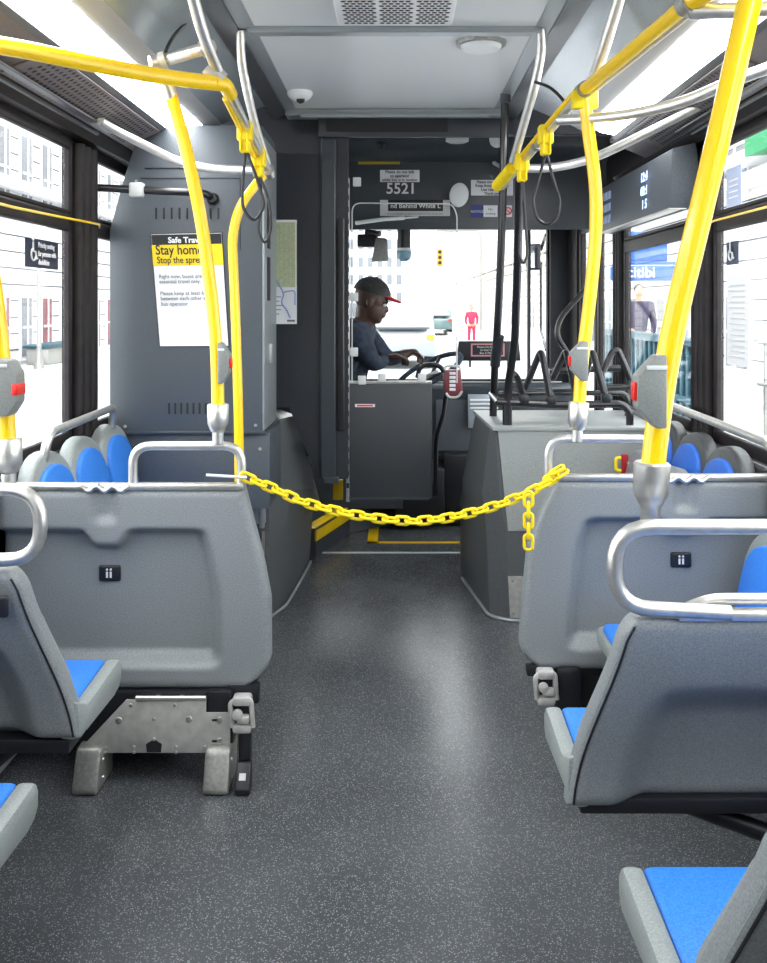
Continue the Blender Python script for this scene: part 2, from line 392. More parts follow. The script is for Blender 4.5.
b = NB()
for p, q in ((P(201, 50, 2.92), P(206, 48, 2.92)), (P(160, 61, 2.96), P(166, 59, 2.96)), (P(208, 66, 2.97), P(222, 80, 2.99))): tube(b, [p, q], .026); obj('collar', b, PLATE, t); b = NB()
b.free()
b = NB(); tube(b, [P(240, 30, 3.46), P(241, 60, 3.5), P(252, 115, 3.62), P(267, 163, 3.78)], .0165, .2); obj('hanger', b, STEEL, t)
b = NB(); lathe(b, LB+Vector((0, -.03, 0)), [(.024, 0), (.027, .02), (.024, .06), (0, .065)], (0, 1, -.2)); obj('end_cap', b, STEEL, t)
t = thing('grab_rail', 'curved chrome rail sweeping from the left window top to the overhead rail end', 'grab rail', P(170, 160, 3.9))
b = NB(); tube(b, [P(70, 95, 3.6), P(100, 122, 3.75), P(140, 143, 3.85), P(180, 163, 3.9), P(215, 169, 3.85), P(264, 170, 3.79)], .0175, .2); obj('rail_tube', b, STEEL, t)
b = NB(); lathe(b, P(97, 119, 3.73), [(.02, -.02), (.026, -.015), (.026, .02), (.02, .025)], (1, .5, -.4)); obj('collar', b, CAST, t)
# pole from left panel
t = thing('grab_pole', 'bent yellow pole rising from the left grey panel in front of the poster', 'pole', (-.56, 3.03, 1.07))
Z = 3.03; b = NB(); tube(b, [P(218, 408, Z), P(217, 350, Z), P(211, 290, Z), P(200, 210, Z), P(184, 140, Z), P(170, 92, Z)], .0205, .3, 18); obj('pole', b, YEL, t)
socket(t, P(218, 443, Z), P(218, 404, Z)); stop_box(t, P(219, 363, Z-.01), (.035, .13, .05), 1)
b = NB(); tube(b, [P(171, 98, Z), P(166, 80, Z-.02)], .0215); obj('top_sleeve', b, STEEL, t)
t = thing('grab_pole', 'yellow pole behind the left panel curving up to the overhead rail end', 'pole', (-.6, 3.7, 0))
b = NB(); tube(b, [(-.60, 3.7, 0), (-.60, 3.7, 1.0), P(235, 300, 3.7), P(232, 235, 3.7), P(240, 205, 3.72), P(265, 173, 3.77)], .0185, .25, 18); obj('pole', b, YEL, t)
b = NB(); lathe(b, (-.6, 3.7, 0), [(.05, 0), (.05, .006), (.024, .012), (.022, .05), (.0, .05)]); obj('floor_flange', b, STEEL, t)
# far left, partly out of frame
t = thing('grab_pole', 'yellow pole on the nearest left seat handle with grey button box', 'pole', (-.97, 2.4, 1.03))
Z = 2.4; b = NB(); tube(b, [P(8, 446, Z), P(4, 380, Z), P(-4, 300, Z), P(-25, 180, Z), P(-45, 60, Z-.05)], .021, .3, 18); obj('pole', b, YEL, t)
socket(t, P(9, 487, Z), P(8, 438, Z)); 
c = P(4, 387, Z-.03)
b = NB(); prism(b, [c+Vector((a, -.03, z)) for a, z in ((-.05, -.07), (.02, -.07), (.042, -.035), (.042, .035), (.022, .068), (-.05, .075))], (0, .06, 0), .006); o = obj('stop_button_box', b, STOPG, t)
b = NB(); box(b, c+Vector((.030, -.033, -.018)), c+Vector((.047, .02, .010)), .004); obj('button', b, RED, o)
b = NB(); box(b, c+Vector((-.02, -.034, .05)), c+Vector((.02, -.028, .058)), .002); obj('label_strip', b, OFFW, o)
# right overhead rail
RA = Vector((.625, 3.19, 2.212)); RB = Vector((.445, 4.0, 1.995)); RN = P(690, 2, 2.3)
t = thing('grab_rail', 'yellow and chrome overhead grab rail above the aisle on the right', 'grab rail', RA)
d = (RN-RA).normalized()
b = NB(); tube(b, [RA-d*.0, RN], .0205, 0, 18); tube(b, [RN+d*.0, RN+d*.5+Vector((.1, 0, .03))], .026, 0, 18); obj('yellow_tube', b, YEL, t)
b = NB(); tube(b, [RA, RB], .0165, 0); tube(b, [RA+Vector((.018, 0, -.014)), RN+Vector((.018, 0, -.014))], .008, 0, 8); obj('chrome_tube', b, STEEL, t)
b = NB(); tube(b, [RA.lerp(RB, .02)+Vector((-.016, 0, .008)), RA.lerp(RB, .98)+Vector((-.016, 0, .008))], .0105, 0, 10); obj('yellow_strip', b, YEL, t)
b = NB(); tube(b, [P(690, 12, 2.3), P(740, 10, 2.25), P(800, 6, 2.15)], .019); obj('cross_tube', b, STEEL, t)
b = NB(); lathe(b, RA, [(.027, -.02), (.027, .03)], d); obj('collar', b, CAST, t); b = NB(); lathe(b, RN, [(.028, -.03), (.028, .02)], d); obj('collar', b, CAST, t); b = NB(); lathe(b, RA.lerp(RB, .5), [(.022, 0), (.022, .02)], RB-RA); obj('collar', b, CAST, t)
b = NB(); tube(b, [P(622, -10, 2.9), P(607, 40, 3.0), P(592, 84, 3.15)], .0185, .1); obj('hanger', b, STEEL, t)
b = NB(); tube(b, [P(541, 28, 3.46), P(542, 50, 3.5), P(535, 85, 3.56), P(513, 162, 3.8)], .0175, .15); obj('hanger', b, STEEL, t)
b = NB(); tube(b, [P(512, 168, 3.8), P(497, 186, 3.98)], .024); obj('end_sleeve', b, YELP, t)
for nm, pts, lab in (('grab_rail', [P(560, 120, 3.3), P(600, 118, 3.15), P(645, 112, 3.0), P(690, 100, 2.85), P(725, 84, 2.75), P(790, 60, 2.6)], 'upper curved chrome rail crossing the right light strip'),
                     ('grab_rail', [P(511, 168, 3.82), P(550, 169, 3.85), P(590, 160, 3.85), P(625, 144, 3.8), P(665, 124, 3.7), P(720, 95, 3.5)], 'lower curved chrome rail sweeping below the right light strip to the wall')):
    b = NB(); tube(b, pts, .0175, .25); single(nm, b, STEEL, lab, 'grab rail')
t = thing('grab_pole', 'bent yellow pole rising from the right grey panel handle', 'pole', (.61, 3.19, 1.06))
Z = 3.19; b = NB(); tube(b, [P(579, 408, Z), P(582, 360, Z), P(590, 300, Z), P(596, 235, Z), P(596, 185, Z), P(588, 130, Z), P(584, 92, Z)], .0215, .3, 18); obj('pole', b, YEL, t)
socket(t, P(577, 441, Z), P(579, 402, Z)); stop_box(t, P(587, 361, Z-.03), (.055, .13, .05), -1)
b = NB(); box(b, P(573, 108, Z-.02), P(596, 92, Z+.02), .006); obj('clamp', b, YELP, t)
t = thing('grab_pole', 'large near yellow pole on the right seat handle with grey button box', 'pole', (.56, 2.1, 1.02))
Z = 2.1; b = NB(); tube(b, [P(653, 468, Z), P(657, 430, Z), P(664, 380, Z), P(677, 310, Z), P(693, 245, Z), P(712, 165, Z), P(731, 85, Z), P(752, -10, Z)], .0265, .35, 22); obj('pole', b, YEL, t)
base, top = P(650, 522, Z), P(652, 462, Z); L = (top-base).length
b = NB(); lathe(b, base, [(.021, -.002), (.022, L*.25), (.026, L*.3), (.038, L*.48), (.04, L*.97), (.036, L)], top-base, 24); obj('socket', b, STEEL, t)
stop_box(t, P(664, 391, Z-.045), (.062, .155, .05), -1)
# hanging straps
def strap(c, side, lab, loop):
    t = thing('hanging_strap', lab, 'strap', c, 'hanging straps on the overhead rails'); c = Vector(c)
    b = NB(); box(b, c+Vector((-.026, -.03, -.035)), c+Vector((.026, .03, .035)), .008); box(b, c+Vector((-.018, -.024, -.075)), c+Vector((.018, .024, -.03)), .008)
    for k in (-.012, .012): box(b, c+Vector((k-.003, -.036, -.07)), c+Vector((k+.003, -.02, .03)), .001)
    obj('clamp', b, YELP, t)
    b = NB(); tube(b, [c+Vector(p) for p in loop], .0055, .03, 8); obj('loop', b, BLKP, t)
c1, c2 = LA.lerp(LB, .46), LA.lerp(LB, .78)
strap(c1+Vector((-.008, 0, -.01)), 0, 'yellow clamp with thin looped black strap, nearer one on the left rail', [(0, 0, -.07), (-.01, 0, -.2), (-.01, 0, -.27), (.03, 0, -.32), (.07, .0, -.26), (.04, 0, -.16), (.005, 0, -.07)])
strap(c2+Vector((-.006, 0, -.012)), 0, 'yellow clamp with long thin black strap, farther one by the left cabinet', [(0, 0, -.07), (.015, 0, -.16), (-.005, 0, -.27), (.022, 0, -.33), (.048, 0, -.27), (.04, 0, -.16), (.005, 0, -.07)])
c1, c2 = RA.lerp(RB, .38), RA.lerp(RB, .68)
strap(c1+Vector((-.008, 0, -.01)), 0, 'yellow clamp with wide black loop strap, nearer one on the right rail', [(0, 0, -.07), (-.03, 0, -.18), (-.048, 0, -.24), (-.03, 0, -.31), (.01, 0, -.33), (.045, 0, -.30), (.055, 0, -.24), (.03, 0, -.17), (.005, 0, -.07)])
strap(c2+Vector((-.008, 0, -.01)), 0, 'yellow clamp with narrow hanging black strap, farther one by the black post', [(0, 0, -.07), (-.004, 0, -.2), (-.012, 0, -.36), (.006, 0, -.40), (.022, 0, -.36), (.012, 0, -.2), (.003, 0, -.07)])
# yellow pull cords
b = NB(); tube(b, [(-1.232, y, 1.835-.0025*math.sin((y-2)*3)-.02*math.sin(PI*min(1, max(0, (y-2.0)/2.0)))) for y in [-2.5, 0, 1.9, 2.3, 2.7, 3.1, 3.5, 3.8, 4.0]]+[(-1.27, 4.12, 1.83)], .0045, 0, 8)
single('pull_cord', b, YEL, 'yellow stop pull cord running along the left windows', 'cord', 'stop pull cords')
b = NB(); tube(b, [(1.232, y, 1.825) for y in (-2.5, 0, 2, 3, 3.7)]+[(1.27, 4.15, 1.815)], .0045, 0, 8)
single('pull_cord', b, YEL, 'yellow stop pull cord running along the right windows', 'cord', 'stop pull cords')
# ------------------------------------------------------------------ moulded shells
def shell(xl, xr, zb, zt, yfn, th=.03, nu=70, nv=70, edge=.03, roll=.02):
    b = NB(); g = []; zs = [zb+(zt-zb)*(.5-.5*math.cos(PI*j/nv))*.5+(zt-zb)*(j/nv)*.5 for j in range(nv+1)]
    fr = []
    for z in zs:
        a, c = xl(z), xr(z); row = []
        for i in range(nu+1):
            u = i/nu; u = .5*u+.5*(.5-.5*math.cos(PI*u)); x = a+(c-a)*u
            dd = min(x-a, c-x, z-zb, zt-z); e = max(0, min(1, dd/edge))
            y = yfn(x, z)+roll*(1-math.sqrt(max(0, 1-(1-e)**2)))
            row.append((x, y, z))
        fr.append(row)
    A = [[b.verts.new(p) for p in row] for row in fr]
    B = [[b.verts.new((p[0], p[1]+th, p[2])) for p in row] for row in fr]
    for j in range(nv):
        for i in range(nu):
            b.faces.new((A[j][i], A[j][i+1], A[j+1][i+1], A[j+1][i])); b.faces.new((B[j][i], B[j+1][i], B[j+1][i+1], B[j][i+1]))
    for j in range(nv):
        b.faces.new((A[j][0], A[j+1][0], B[j+1][0], B[j][0])); b.faces.new((A[j][nu], B[j][nu], B[j+1][nu], A[j+1][nu]))
    for i in range(nu):
        b.faces.new((A[0][i], B[0][i], B[0][i+1], A[0][i+1])); b.faces.new((A[nv][i], A[nv][i+1], B[nv][i+1], B[nv][i]))
    return b
def badge(t, c, w=.07, h=.052):
    c = Vector(c); b = NB(); box(b, c+Vector((-w/2, -.008, -h/2)), c+Vector((w/2, .006, h/2)), .008, seg=3); o = obj('badge', b, BLKP, t)
    b = NB()
    for k in (-.007, .005):
        box(b, c+Vector((k-.003, -.0105, -.013)), c+Vector((k+.003, -.008, .006))); lathe(b, c+Vector((k, -.008, .013)), [(.0035, 0), (.0035, .002)], (0, -1, 0), 10)
    obj('emblem', b, WHITE, o)
def corner(z, zb, r): return 0 if z >= zb+r else r-math.sqrt(max(0, r*r-(zb+r-z)**2))
def panel(sg, Y, label):
    zt, zb = .918, .285
    edge = [(.28, .415), (.38, .394), (.57, .396), (.70, .42), (.82, .452), (.935, .482)] if sg < 0 else [(.28, .425), (.35, .415), (.50, .425), (.70, .445), (.82, .49), (.935, .55)]
    inner = lambda z: lerp_tab(edge, z)+corner(z, zb, .10)
    cx = .915 if sg < 0 else .965
    def yf(x, z):
        a = abs(x)
        ztop = .795-.05*ss(.11, .035, abs(a-cx)) if False else .79-.05*(1-ss(.03, .085, abs(a-cx)))
        k = ss(ztop+.006, ztop-.022, z)*ss(.345, .40, z)*ss(inner(z)+.145, inner(z)+.20, a)
        fl = .016*(1-ss(.01, .05, abs(a-cx)))*ss(.80, .84, z)
        return Y+.054*k+fl
    t = thing('seat_back_panel', label, 'panel', (sg*.85, Y, .285))
    if sg < 0: b = shell(lambda z: -1.26, lambda z: -inner(z), zb, zt, yf, .035, 90, 80)
    else: b = shell(lambda z: inner(z), lambda z: 1.26, zb, zt, yf, .035, 90, 80)
    obj('panel', b, SHELL, t, ang=60)
    badge(t, (sg*cx, Y+.052, .64))
    b = NB(); box(b, (min(sg*inner(zt), sg*1.26), Y-.004, zt-.004), (max(sg*inner(zt), sg*1.26), Y+.034, zt+.018), .007); obj('top_strip', b, STEEL, t)
    b = NB()
    tube(b, [(sg*cx+(k-7)*.011, Y-.006, zt+.004+.008*math.cos(k*PI/2.33)) for k in range(15)], .009, 0, 8); obj('moulded_ripple', b, STEEL, t)
    x0, x1 = (.487, .832) if sg < 0 else (.512, .875)
    b = NB(); tube(b, [(sg*x0, Y+.018, zt-.0), (sg*x0, Y+.018, zt+.135), (sg*x1, Y+.018, zt+.135), (sg*x1, Y+.018, zt-.0)], .0145, .06, 16); obj('handrail', b, STEEL, t)
    return t
panel(-1, 3.03, 'wide moulded grey seat back panel left of the aisle, above a metal box')
panel(1, 3.19, 'wide moulded grey seat back panel right of the aisle, where the chain ends')
# forward facing seats
def seat(sg, Yb, Yf, xin, xout, label, single_seat, handle, group, zt=.83, zb=.40, bt=.70, inset=.12):
    xi = lambda z: xin-.002+.098*ss(.36, zt+.06, z)+corner(-z, -zt, .06)*.6
    def lean(z): return -.10*ss(.40, .90, z)-.05*((z-zb)/(zt-zb))
    w = xout-xin
    def yf(x, z):
        a = abs(x)
        k = ss(.70, .60, z+.25*max(0, .16-(a-xi(z)))**1)*ss(xi(z)+.09, xi(z)+.19, a)*(1 if single_seat else 1)
        return Yb+lean(z)+.05*k
    t = thing('bus_seat', label, 'seat', (sg*(xin+xout)/2, (Yb+Yf)/2, 0), group)
    lo, hi = (lambda z: -xout, lambda z: -xi(z)) if sg < 0 else (xi, lambda z: xout)
    o = obj('backrest_shell', shell(lo, hi, zb, zt, yf, .035, 70, 60, .035, .022), SHELL, t, ang=60)
    # dark seam line round the shell
    b = NB(); tube(b, [(sg*(xi(z)+.012), yf(sg*(xi(z)+.012), z)+.004, z) for z in [zb+.01+(zt-zb-.03)*k/14 for k in range(15)]], .0028, 0, 6)
    obj('seam', b, BLKP, o)
    # light side flank in front of the shell
    b = NB()
    fl = lambda z: sg*(xi(z)+.004)
    n = 14; prev = None; rows = []
    for k in range(n+1):
        z = zb+(zt-.012-zb)*k/n; y0 = yf(fl(z), z)+.012; x = fl(z)
        rows.append([b.verts.new(p) for p in ((x, y0, z), (x, y0+.07-.02*k/n, z), (x+sg*.045, y0+.07-.02*k/n, z), (x+sg*.045, y0, z))])
    for r0, r1 in zip(rows, rows[1:]):
        for k in range(4): b.faces.new((r0[k], r0[(k+1) % 4], r1[(k+1) % 4], r1[k]))
    b.faces.new(rows[0]); b.faces.new(rows[-1][::-1])
    bmesh.ops.bevel(b, geom=[e for e in b.edges if abs((e.verts[0].co-e.verts[1].co).z) > .01], offset=.012, segments=3, profile=.5, affect='EDGES')
    obj('side_flank', b, SHELL2, t)
    # blue back cushions
    b = NB(); n = 1 if single_seat else 2; seg = (xout-xin-.06)/n; sg2 = (xout-xin-inset-.03)/n
    for k in range(n):
        xa = xin+inset+sg2*k; tt = bmesh.new()
        prism(tt, [(sg*(xa+(.11 if k == 0 else 0)), Yb+.075, .49), (sg*(xa+sg2-.03), Yb+.075, .49), (sg*(xa+sg2-.03), Yb+.02-.17*(bt-.6), bt), (sg*xa, Yb+.02-.17*(bt-.6), bt)], (0, .035, .01), .014); merge(b, tt)
    obj('back_cushion', b, BLUE, t)
    # seat pan
    b = NB(); prof = [(Yb+.075, .395), (Yb+.09, .385), (Yf-.03, .375), (Yf, .39), (Yf+.005, .44), (Yb+.09, .44)]
    prism(b, [(sg*(xin+.004), y, z) for y, z in prof], (sg*(w-.01), 0, 0), .01)
    for xa in (xin-.003, xout-.055):
        prism(b, [(sg*xa, y, z) for y, z in ((Yb+(.055 if xa > xin else .012), .40), (Yf-.02, .385), (Yf+.01, .41), (Yf+.012, .455), (Yf-.01, .473), (Yb+.09, .462), (Yb+(.06 if xa > xin else .0), .50))], (sg*.044, 0, 0), .015)
    obj('seat_pan', b, SHELL2, t)
    b = NB()
    for k in range(n):
        xa = xin+.048+seg*k; x0, x1 = sorted((sg*(xa-.01), sg*(xa+seg-.02))); box(b, (x0, Yb+.085, .42), (x1, Yf+.006, .468), .018, seg=3)
    obj('seat_cushion', b, BLUE, t)
    b = NB(); x0, x1 = sorted((sg*(xin+.03), sg*(xout-.01))); box(b, (x0, Yb+.03, .352), (x1, Yf-.03, .39), .008); obj('under_frame', b, BLKP, t)
    b = NB(); tube(b, [(sg*(xin+.22 if not single_seat else xin+.18), Yb+.12, .36), (sg*(xout-.03), Yb+.02, .17), (sg*1.27, Yb+.0, .14)], .022, .05, 10); obj('strut', b, BLKP, t)
    if handle:
        hz, hb, hx = handle; yy = Yb-.14
        if single_seat: pts = [(sg*1.24, yy, hz), (sg*(hx+.0), yy, hz), (sg*hx, yy, hb), (sg*1.24, yy, hb)]
        else: pts = [(sg*1.24, yy, hz), (sg*hx, yy, hz), (sg*hx, yy, hb), (sg*(hx+.24), yy-.0, hb-.012)]
        b = NB(); tube(b, pts, .0165, .09, 18); obj('handrail', b, STEEL, t)
        b = NB(); x0, x1 = sorted((sg*(hx+.13), sg*1.25)); box(b, (x0, yy-.012, zt-.006), (x1, yy+.03, zt+.014), .006); tube(b, [(sg*(hx+.13), yy+.04, zt-.01), (sg*(hx+.2), yy+.03, zt+.03), (sg*1.24, yy+.03, zt+.03)], .012, .04); obj('rail_bracket', b, STEEL, t)
    return t
s = seat(-1, 2.42, 2.80, .80, 1.25, 'single grey shell seat with blue cushion on the left, back seen up close', True, (1.062, .895, .842), 'forward facing passenger seats', .87)
badge(s, (-.948, 2.262, .79), .075, .052)
seat(-1, 1.70, 2.08, .775, 1.25, 'corner of blue cushion and grey pan at the bottom left edge', True, None, 'forward facing passenger seats')
seat(1, 2.13, 2.47, .386, 1.26, 'double grey shell seat on the right below the large yellow pole', False, (1.04, .873, .455), 'forward facing passenger seats', .852, .38, .76, .13)
seat(1, 1.375, 1.77, .415, 1.26, 'nearest right seat with large blue cushion in the bottom right corner', False, None, 'forward facing passenger seats')
# side facing seats along the walls
def side_seat(sg, y, label, folded, zt=.97, blue=BLUE2):
    t = thing('side_seat', label, 'seat', (sg*1.1, y+.22, 0), 'sideways seats on the %s wall' % ('left' if sg < 0 else 'right'))
    # backrest: rounded top plate facing the aisle
    def arch(w, z0, z1, n=14):
        pts = [(y+.22-w/2, z0), (y+.22-w/2, z1-w*.42)]
        for k in range(1, n): a = PI-PI*k/n; pts.append((y+.22+w/2*math.cos(a), z1-w*.42+w*.42*math.sin(a)**.8))
        pts += [(y+.22+w/2, z1-w*.42), (y+.22+w/2, z0)]; return pts
    lean = lambda z: 1.10+.10*(z-.45)/.5
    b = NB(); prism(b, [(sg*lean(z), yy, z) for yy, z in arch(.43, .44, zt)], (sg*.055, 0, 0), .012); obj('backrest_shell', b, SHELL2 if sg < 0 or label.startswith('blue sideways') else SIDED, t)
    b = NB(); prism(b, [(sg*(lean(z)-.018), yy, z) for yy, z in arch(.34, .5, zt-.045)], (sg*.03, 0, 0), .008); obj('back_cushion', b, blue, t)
    if folded:
        b = NB(); prism(b, [(sg*(lean(z)-.09), yy, z) for yy, z in ((y+.01, .46), (y+.43, .46), (y+.43, .80), (y+.36, .84), (y+.1, .86), (y+.01, .84))], (sg*.05, 0, 0), .015); obj('folded_pan', b, SHELL, t)
    else:
        b = NB(); box(b, (min(sg*.66, sg*1.12), y+.005, .385), (max(sg*.66, sg*1.12), y+.435, .45), .02, seg=3); obj('seat_pan', b, SHELL2, t)
        b = NB(); box(b, (min(sg*.67, sg*1.1), y+.05, .43), (max(sg*.67, sg*1.1), y+.39, .472), .018, seg=3); obj('seat_cushion', b, blue, t)
    b = NB(); box(b, (min(sg*1.0, sg*1.24), y+.15, .3), (max(sg*1.0, sg*1.24), y+.3, .40), .01); obj('bracket', b, BLKP, t)
order = ['nearest', 'middle', 'farthest']
for k in range(3):
    side_seat(-1, 3.12+.38*k, 'blue backed sideways seat under the left window, %s of three' % order[k], False, .99, BLUE)
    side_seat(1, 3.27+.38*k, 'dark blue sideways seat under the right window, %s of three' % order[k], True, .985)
side_seat(1, 2.72, 'blue sideways seat between the right panel and the near double seat', False, .80, BLUE)
for sg, y0, y1 in ((-1, 3.32, 4.1), (1, 3.05, 4.35)):
    b = NB(); tube(b, [(sg*1.22, y0, .93), (sg*1.2, y0, 1.055), (sg*1.2, y1, 1.065), (sg*1.22, y1+.02, .95)], .016, .09, 14)
    single('seat_rail', b, STEEL, 'chrome rail above the sideways seats along the %s window' % ('left' if sg < 0 else 'right'), 'grab rail')
# ------------------------------------------------------------------ securement base below left panel
t = thing('securement_base', 'riveted steel box with two metal feet below the left panel', 'seat base', (-.75, 3.1, 0))
pz = lambda px, py: P(px, py, 3.0)
b = NB(); prism(b, [pz(*p) for p in ((126, 700), (206, 700), (206, 713), (230, 713), (230, 748), (206, 750), (205, 753), (86, 753), (84, 745), (98, 730))], (0, .008, 0), .001); pl = obj('face_plate', b, PLATE, t)
b = NB(); tube(b, [pz(136, 698), pz(206, 698)], .008, 0, 10)
for q in (158, 182): lathe(b, pz(q, 698), [(.0095, -.006), (.0095, .006)], (1, 0, 0), 10)
obj('hinge', b, STEEL, pl)
b = NB()
for (x, y, r) in ((119, 720, 3.4), (189, 719, 3.4), (154, 719, 2), (131, 705, 2), (175, 705, 2), (105, 747, 2), (134, 747, 2), (134, 752, 1.8), (176, 747, 2), (176, 752, 1.8), (205, 747, 2), (105, 752, 1.8), (154, 739, 2), (220, 720, 3.5), (220, 741, 3.5)):
    lathe(b, pz(x, y), [(r/320, -.001), (r/320*.8, .004), (0, .006)], (0, -1, 0), 12)
obj('rivets', b, STEEL, pl)
b = NB(); prism(b, [pz(*p)+Vector((0, -.002, 0)) for p in ((147, 752), (146, 744), (154, 739), (162, 744), (161, 752))], (0, .003, 0)); obj('lock_opening', b, INK, pl, False)
b = NB()
for q in (213, 213): pass
for yy in (720, 741): box(b, pz(212, yy+1)+Vector((0, -.002, 0)), pz(221, yy-1)+Vector((0, .001, 0)))
obj('slots', b, INK, pl, False)
b = NB(); box(b, (-1.0, 3.02, .12), (-.54, 3.4, .285), .01); box(b, (-.59, 3.01, .1), (-.51, 3.1, .29), .01); box(b, (-1.2, 3.06, .2), (-.45, 3.16, .285), .01); obj('body', b, BLKP, t)
for x0 in (79, 207):
    a = P(x0, 700, 3.0).x
    b = NB(); prism(b, [(a, y, z) for y, z in ((3.10, 0), (2.935, 0), (2.925, .012), (2.93, .03), (2.965, .115), (2.975, .128), (3.10, .128))], (.078, 0, 0), .009); f = obj('foot', b, CAST, t)
    b = NB(); 
    for z in (.03, .085): lathe(b, (a+.078, 2.99, z), [(.007, 0), (.005, .004)], (1, 0, 0), 10)
    obj('bolt', b, STEEL, f)
def buckle(label, c, flip=1):
    c = Vector(c); t = thing('belt_buckle', label, 'buckle', c, 'wheelchair belt buckles')
    b = NB(); box(b, c+Vector((-.03, -.03, .0)), c+Vector((.03, .02, .03)), .01); box(b, c+Vector((-.03, -.03, .085)), c+Vector((.028, .02, .115)), .01)
    tube(b, [c+Vector(p) for p in ((-.03, -.02, .02), (-.038, -.02, .1), (.028, -.02, .11), (.034, -.02, .02))], .008, .02, 8)
    box(b, c+Vector((-.015, -.04, .035)), c+Vector((.025, -.01, .06)), .008); lathe(b, c+Vector((-.012, -.03, .065)), [(.016, 0), (.016, .012), (.008, .015)], (0, -1, 0), 14); obj('steel_body', b, OFFW if False else PLATE, t)
    b = NB(); box(b, c+Vector((-.022, -.012, .01)), c+Vector((.022, .015, .11)), .004); obj('core', b, BLKP, t)
    return t
bt = buckle('chrome belt buckle with black strap end beside the steel box', (-.475, 3.0, .17))
b = NB(); box(b, (-.487, 2.975, .085), (-.447, 3.01, .175), .01); prism(b, [(-.49, y, z) for y, z in ((2.93, .0), (2.925, .02), (2.97, .085), (3.0, .085), (3.0, .0))], (.045, 0, 0), .004); o = obj('strap_end', b, BLKP, bt)
b = NB(); cbox(b, (-.468, 2.945, .052), (.02, .004, .02), 0, Matrix.Rotation(-.6, 3, 'X')); obj('tag', b, OFFW, o)
b = NB(); box(b, (-.53, 3.03, .24), (-.43, 3.07, .30), .006); obj('bracket', b, BLKP, bt)
bt = buckle('chrome belt buckle hanging below the right panel', (.495, 3.16, .19))
b = NB(); box(b, (.53, 3.17, .10), (.62, 3.24, .30), .02); box(b, (.44, 3.2, .26), (.7, 3.24, .3), .006); obj('bracket', b, BLKP, bt)
t = thing('securement_base', 'dark seat base mostly hidden below the right panel', 'seat base', (.9, 3.3, 0))
b = NB(); box(b, (.60, 3.22, .12), (1.1, 3.5, .285), .01); obj('body', b, BLKP, t)
for a in (.66, .95):
    b = NB(); prism(b, [(a, y, z) for y, z in ((3.28, 0), (3.12, 0), (3.11, .03), (3.15, .13), (3.28, .13))], (.075, 0, 0), .009); obj('foot', b, CAST, t)
# ------------------------------------------------------------------ yellow chain
CP = [P(248, 478, 3.03), P(272, 488, 3.04), P(300, 501, 3.05), P(325, 508.5, 3.06), P(352, 514.5, 3.07), P(385, 519.5, 3.08), P(415, 521.5, 3.09), P(445, 518.5, 3.10), P(475, 512, 3.11), P(503, 503.5, 3.12), P(530, 492, 3.13), P(548, 482, 3.14), P(561, 474, 3.15)]
t = thing('chain', 'yellow plastic link chain hung across the aisle between the two panels', 'chain', (0, 3.09, .82))
cum = [0]
for a, c in zip(CP, CP[1:]): cum.append(cum[-1]+(c-a).length)
def at(s):
    for k in range(len(cum)-1):
        if s <= cum[k+1] or k == len(cum)-2:
            return CP[k].lerp(CP[k+1], (s-cum[k])/(cum[k+1]-cum[k])), (CP[k+1]-CP[k]).normalized()
lm = bmesh.new(); hl, hw = .0175, .0132; pts = []
for k in range(7): a = -PI/2+PI*k/6; pts.append((hl-.003+math.cos(a)*hw*.8, 0, math.sin(a)*hw))
for k in range(7): a = PI/2+PI*k/6; pts.append((-(hl-.003)+math.cos(a)*hw*.8, 0, math.sin(a)*hw))
tube(lm, pts, .0054, 0, 8, closed=True)
lme = bpy.data.meshes.new('chain_link'); lm.to_mesh(lme); lm.free(); lme.materials.append(YELP)
for p in lme.polygons: p.use_smooth = True
def link(p, d, roll):
    o = bpy.data.objects.new('chain_link', lme); C.objects.link(o); o.parent = t
    q = Vector((1, 0, 0)).rotation_difference(d); o.rotation_mode = 'QUATERNION'
    from mathutils import Quaternion
    o.rotation_quaternion = q @ Quaternion((1, 0, 0), roll); o.location = p-ORG[t]
pitch = .0365; n = int(cum[-1]/pitch)
for k in range(n+1):
    p, d = at(min(cum[-1], k*cum[-1]/n)); link(p, d, (.25 if k % 2 == 0 else .25+PI/2))
p0 = P(528, 493, 3.10)
for k in range(5): link(p0+Vector((0, -.012, -.018-.0345*k)), Vector((0, 0, -1)), (.2 if k % 2 == 0 else PI/2+.2))
for k, (a, c) in enumerate(((551, 478), (545, 484), (557, 470))): link(P(a, c, 3.14), Vector((1, 0, .6)).normalized(), k*.9)
b = NB(); tube(b, [P(206, 475, 3.0), P(247, 477.5, 3.02)], .0045, 0, 8); h = obj('hook', b, WHITE, t); h['label'] = 'thin white hook rod'
# ------------------------------------------------------------------ left equipment cabinet, poster, wheel housing
CY = 4.27
pc = lambda px, py: P(px, py, CY)
t = thing('equipment_cabinet', 'tall slate grey equipment cabinet on the left carrying the yellow poster', 'cabinet', (-.93, 4.5, .59))
b = NB(); pts = [(-1.27, .936), (-.59, .936), (-.59, 2.3), (-1.13, 2.3), (-1.22, 2.02), (-1.27, 1.83)]
prism(b, [(x, CY, z) for x, z in pts], (0, .45, 0), .006); obj('body', b, CAB, t)
b = NB(); box(b, (-1.26, CY+.02, .59), (-.56, CY+.44, .93), .006); obj('lower_box', b, CAB, t)
b = NB(); box(b, (-1.28, CY-.008, .925), (-.575, CY+.45, .94), .003); obj('ledge', b, DARK2, t)
b = NB(); box(b, (-.594, CY+.005, .94), (-.582, CY+.44, 2.25), .003); o = obj('side_plate', b, CABL, t)
b = NB(); box(b, (-.585, CY+.17, 1.23), (-.572, CY+.24, 1.32), .004); obj('latch', b, STEEL, o)
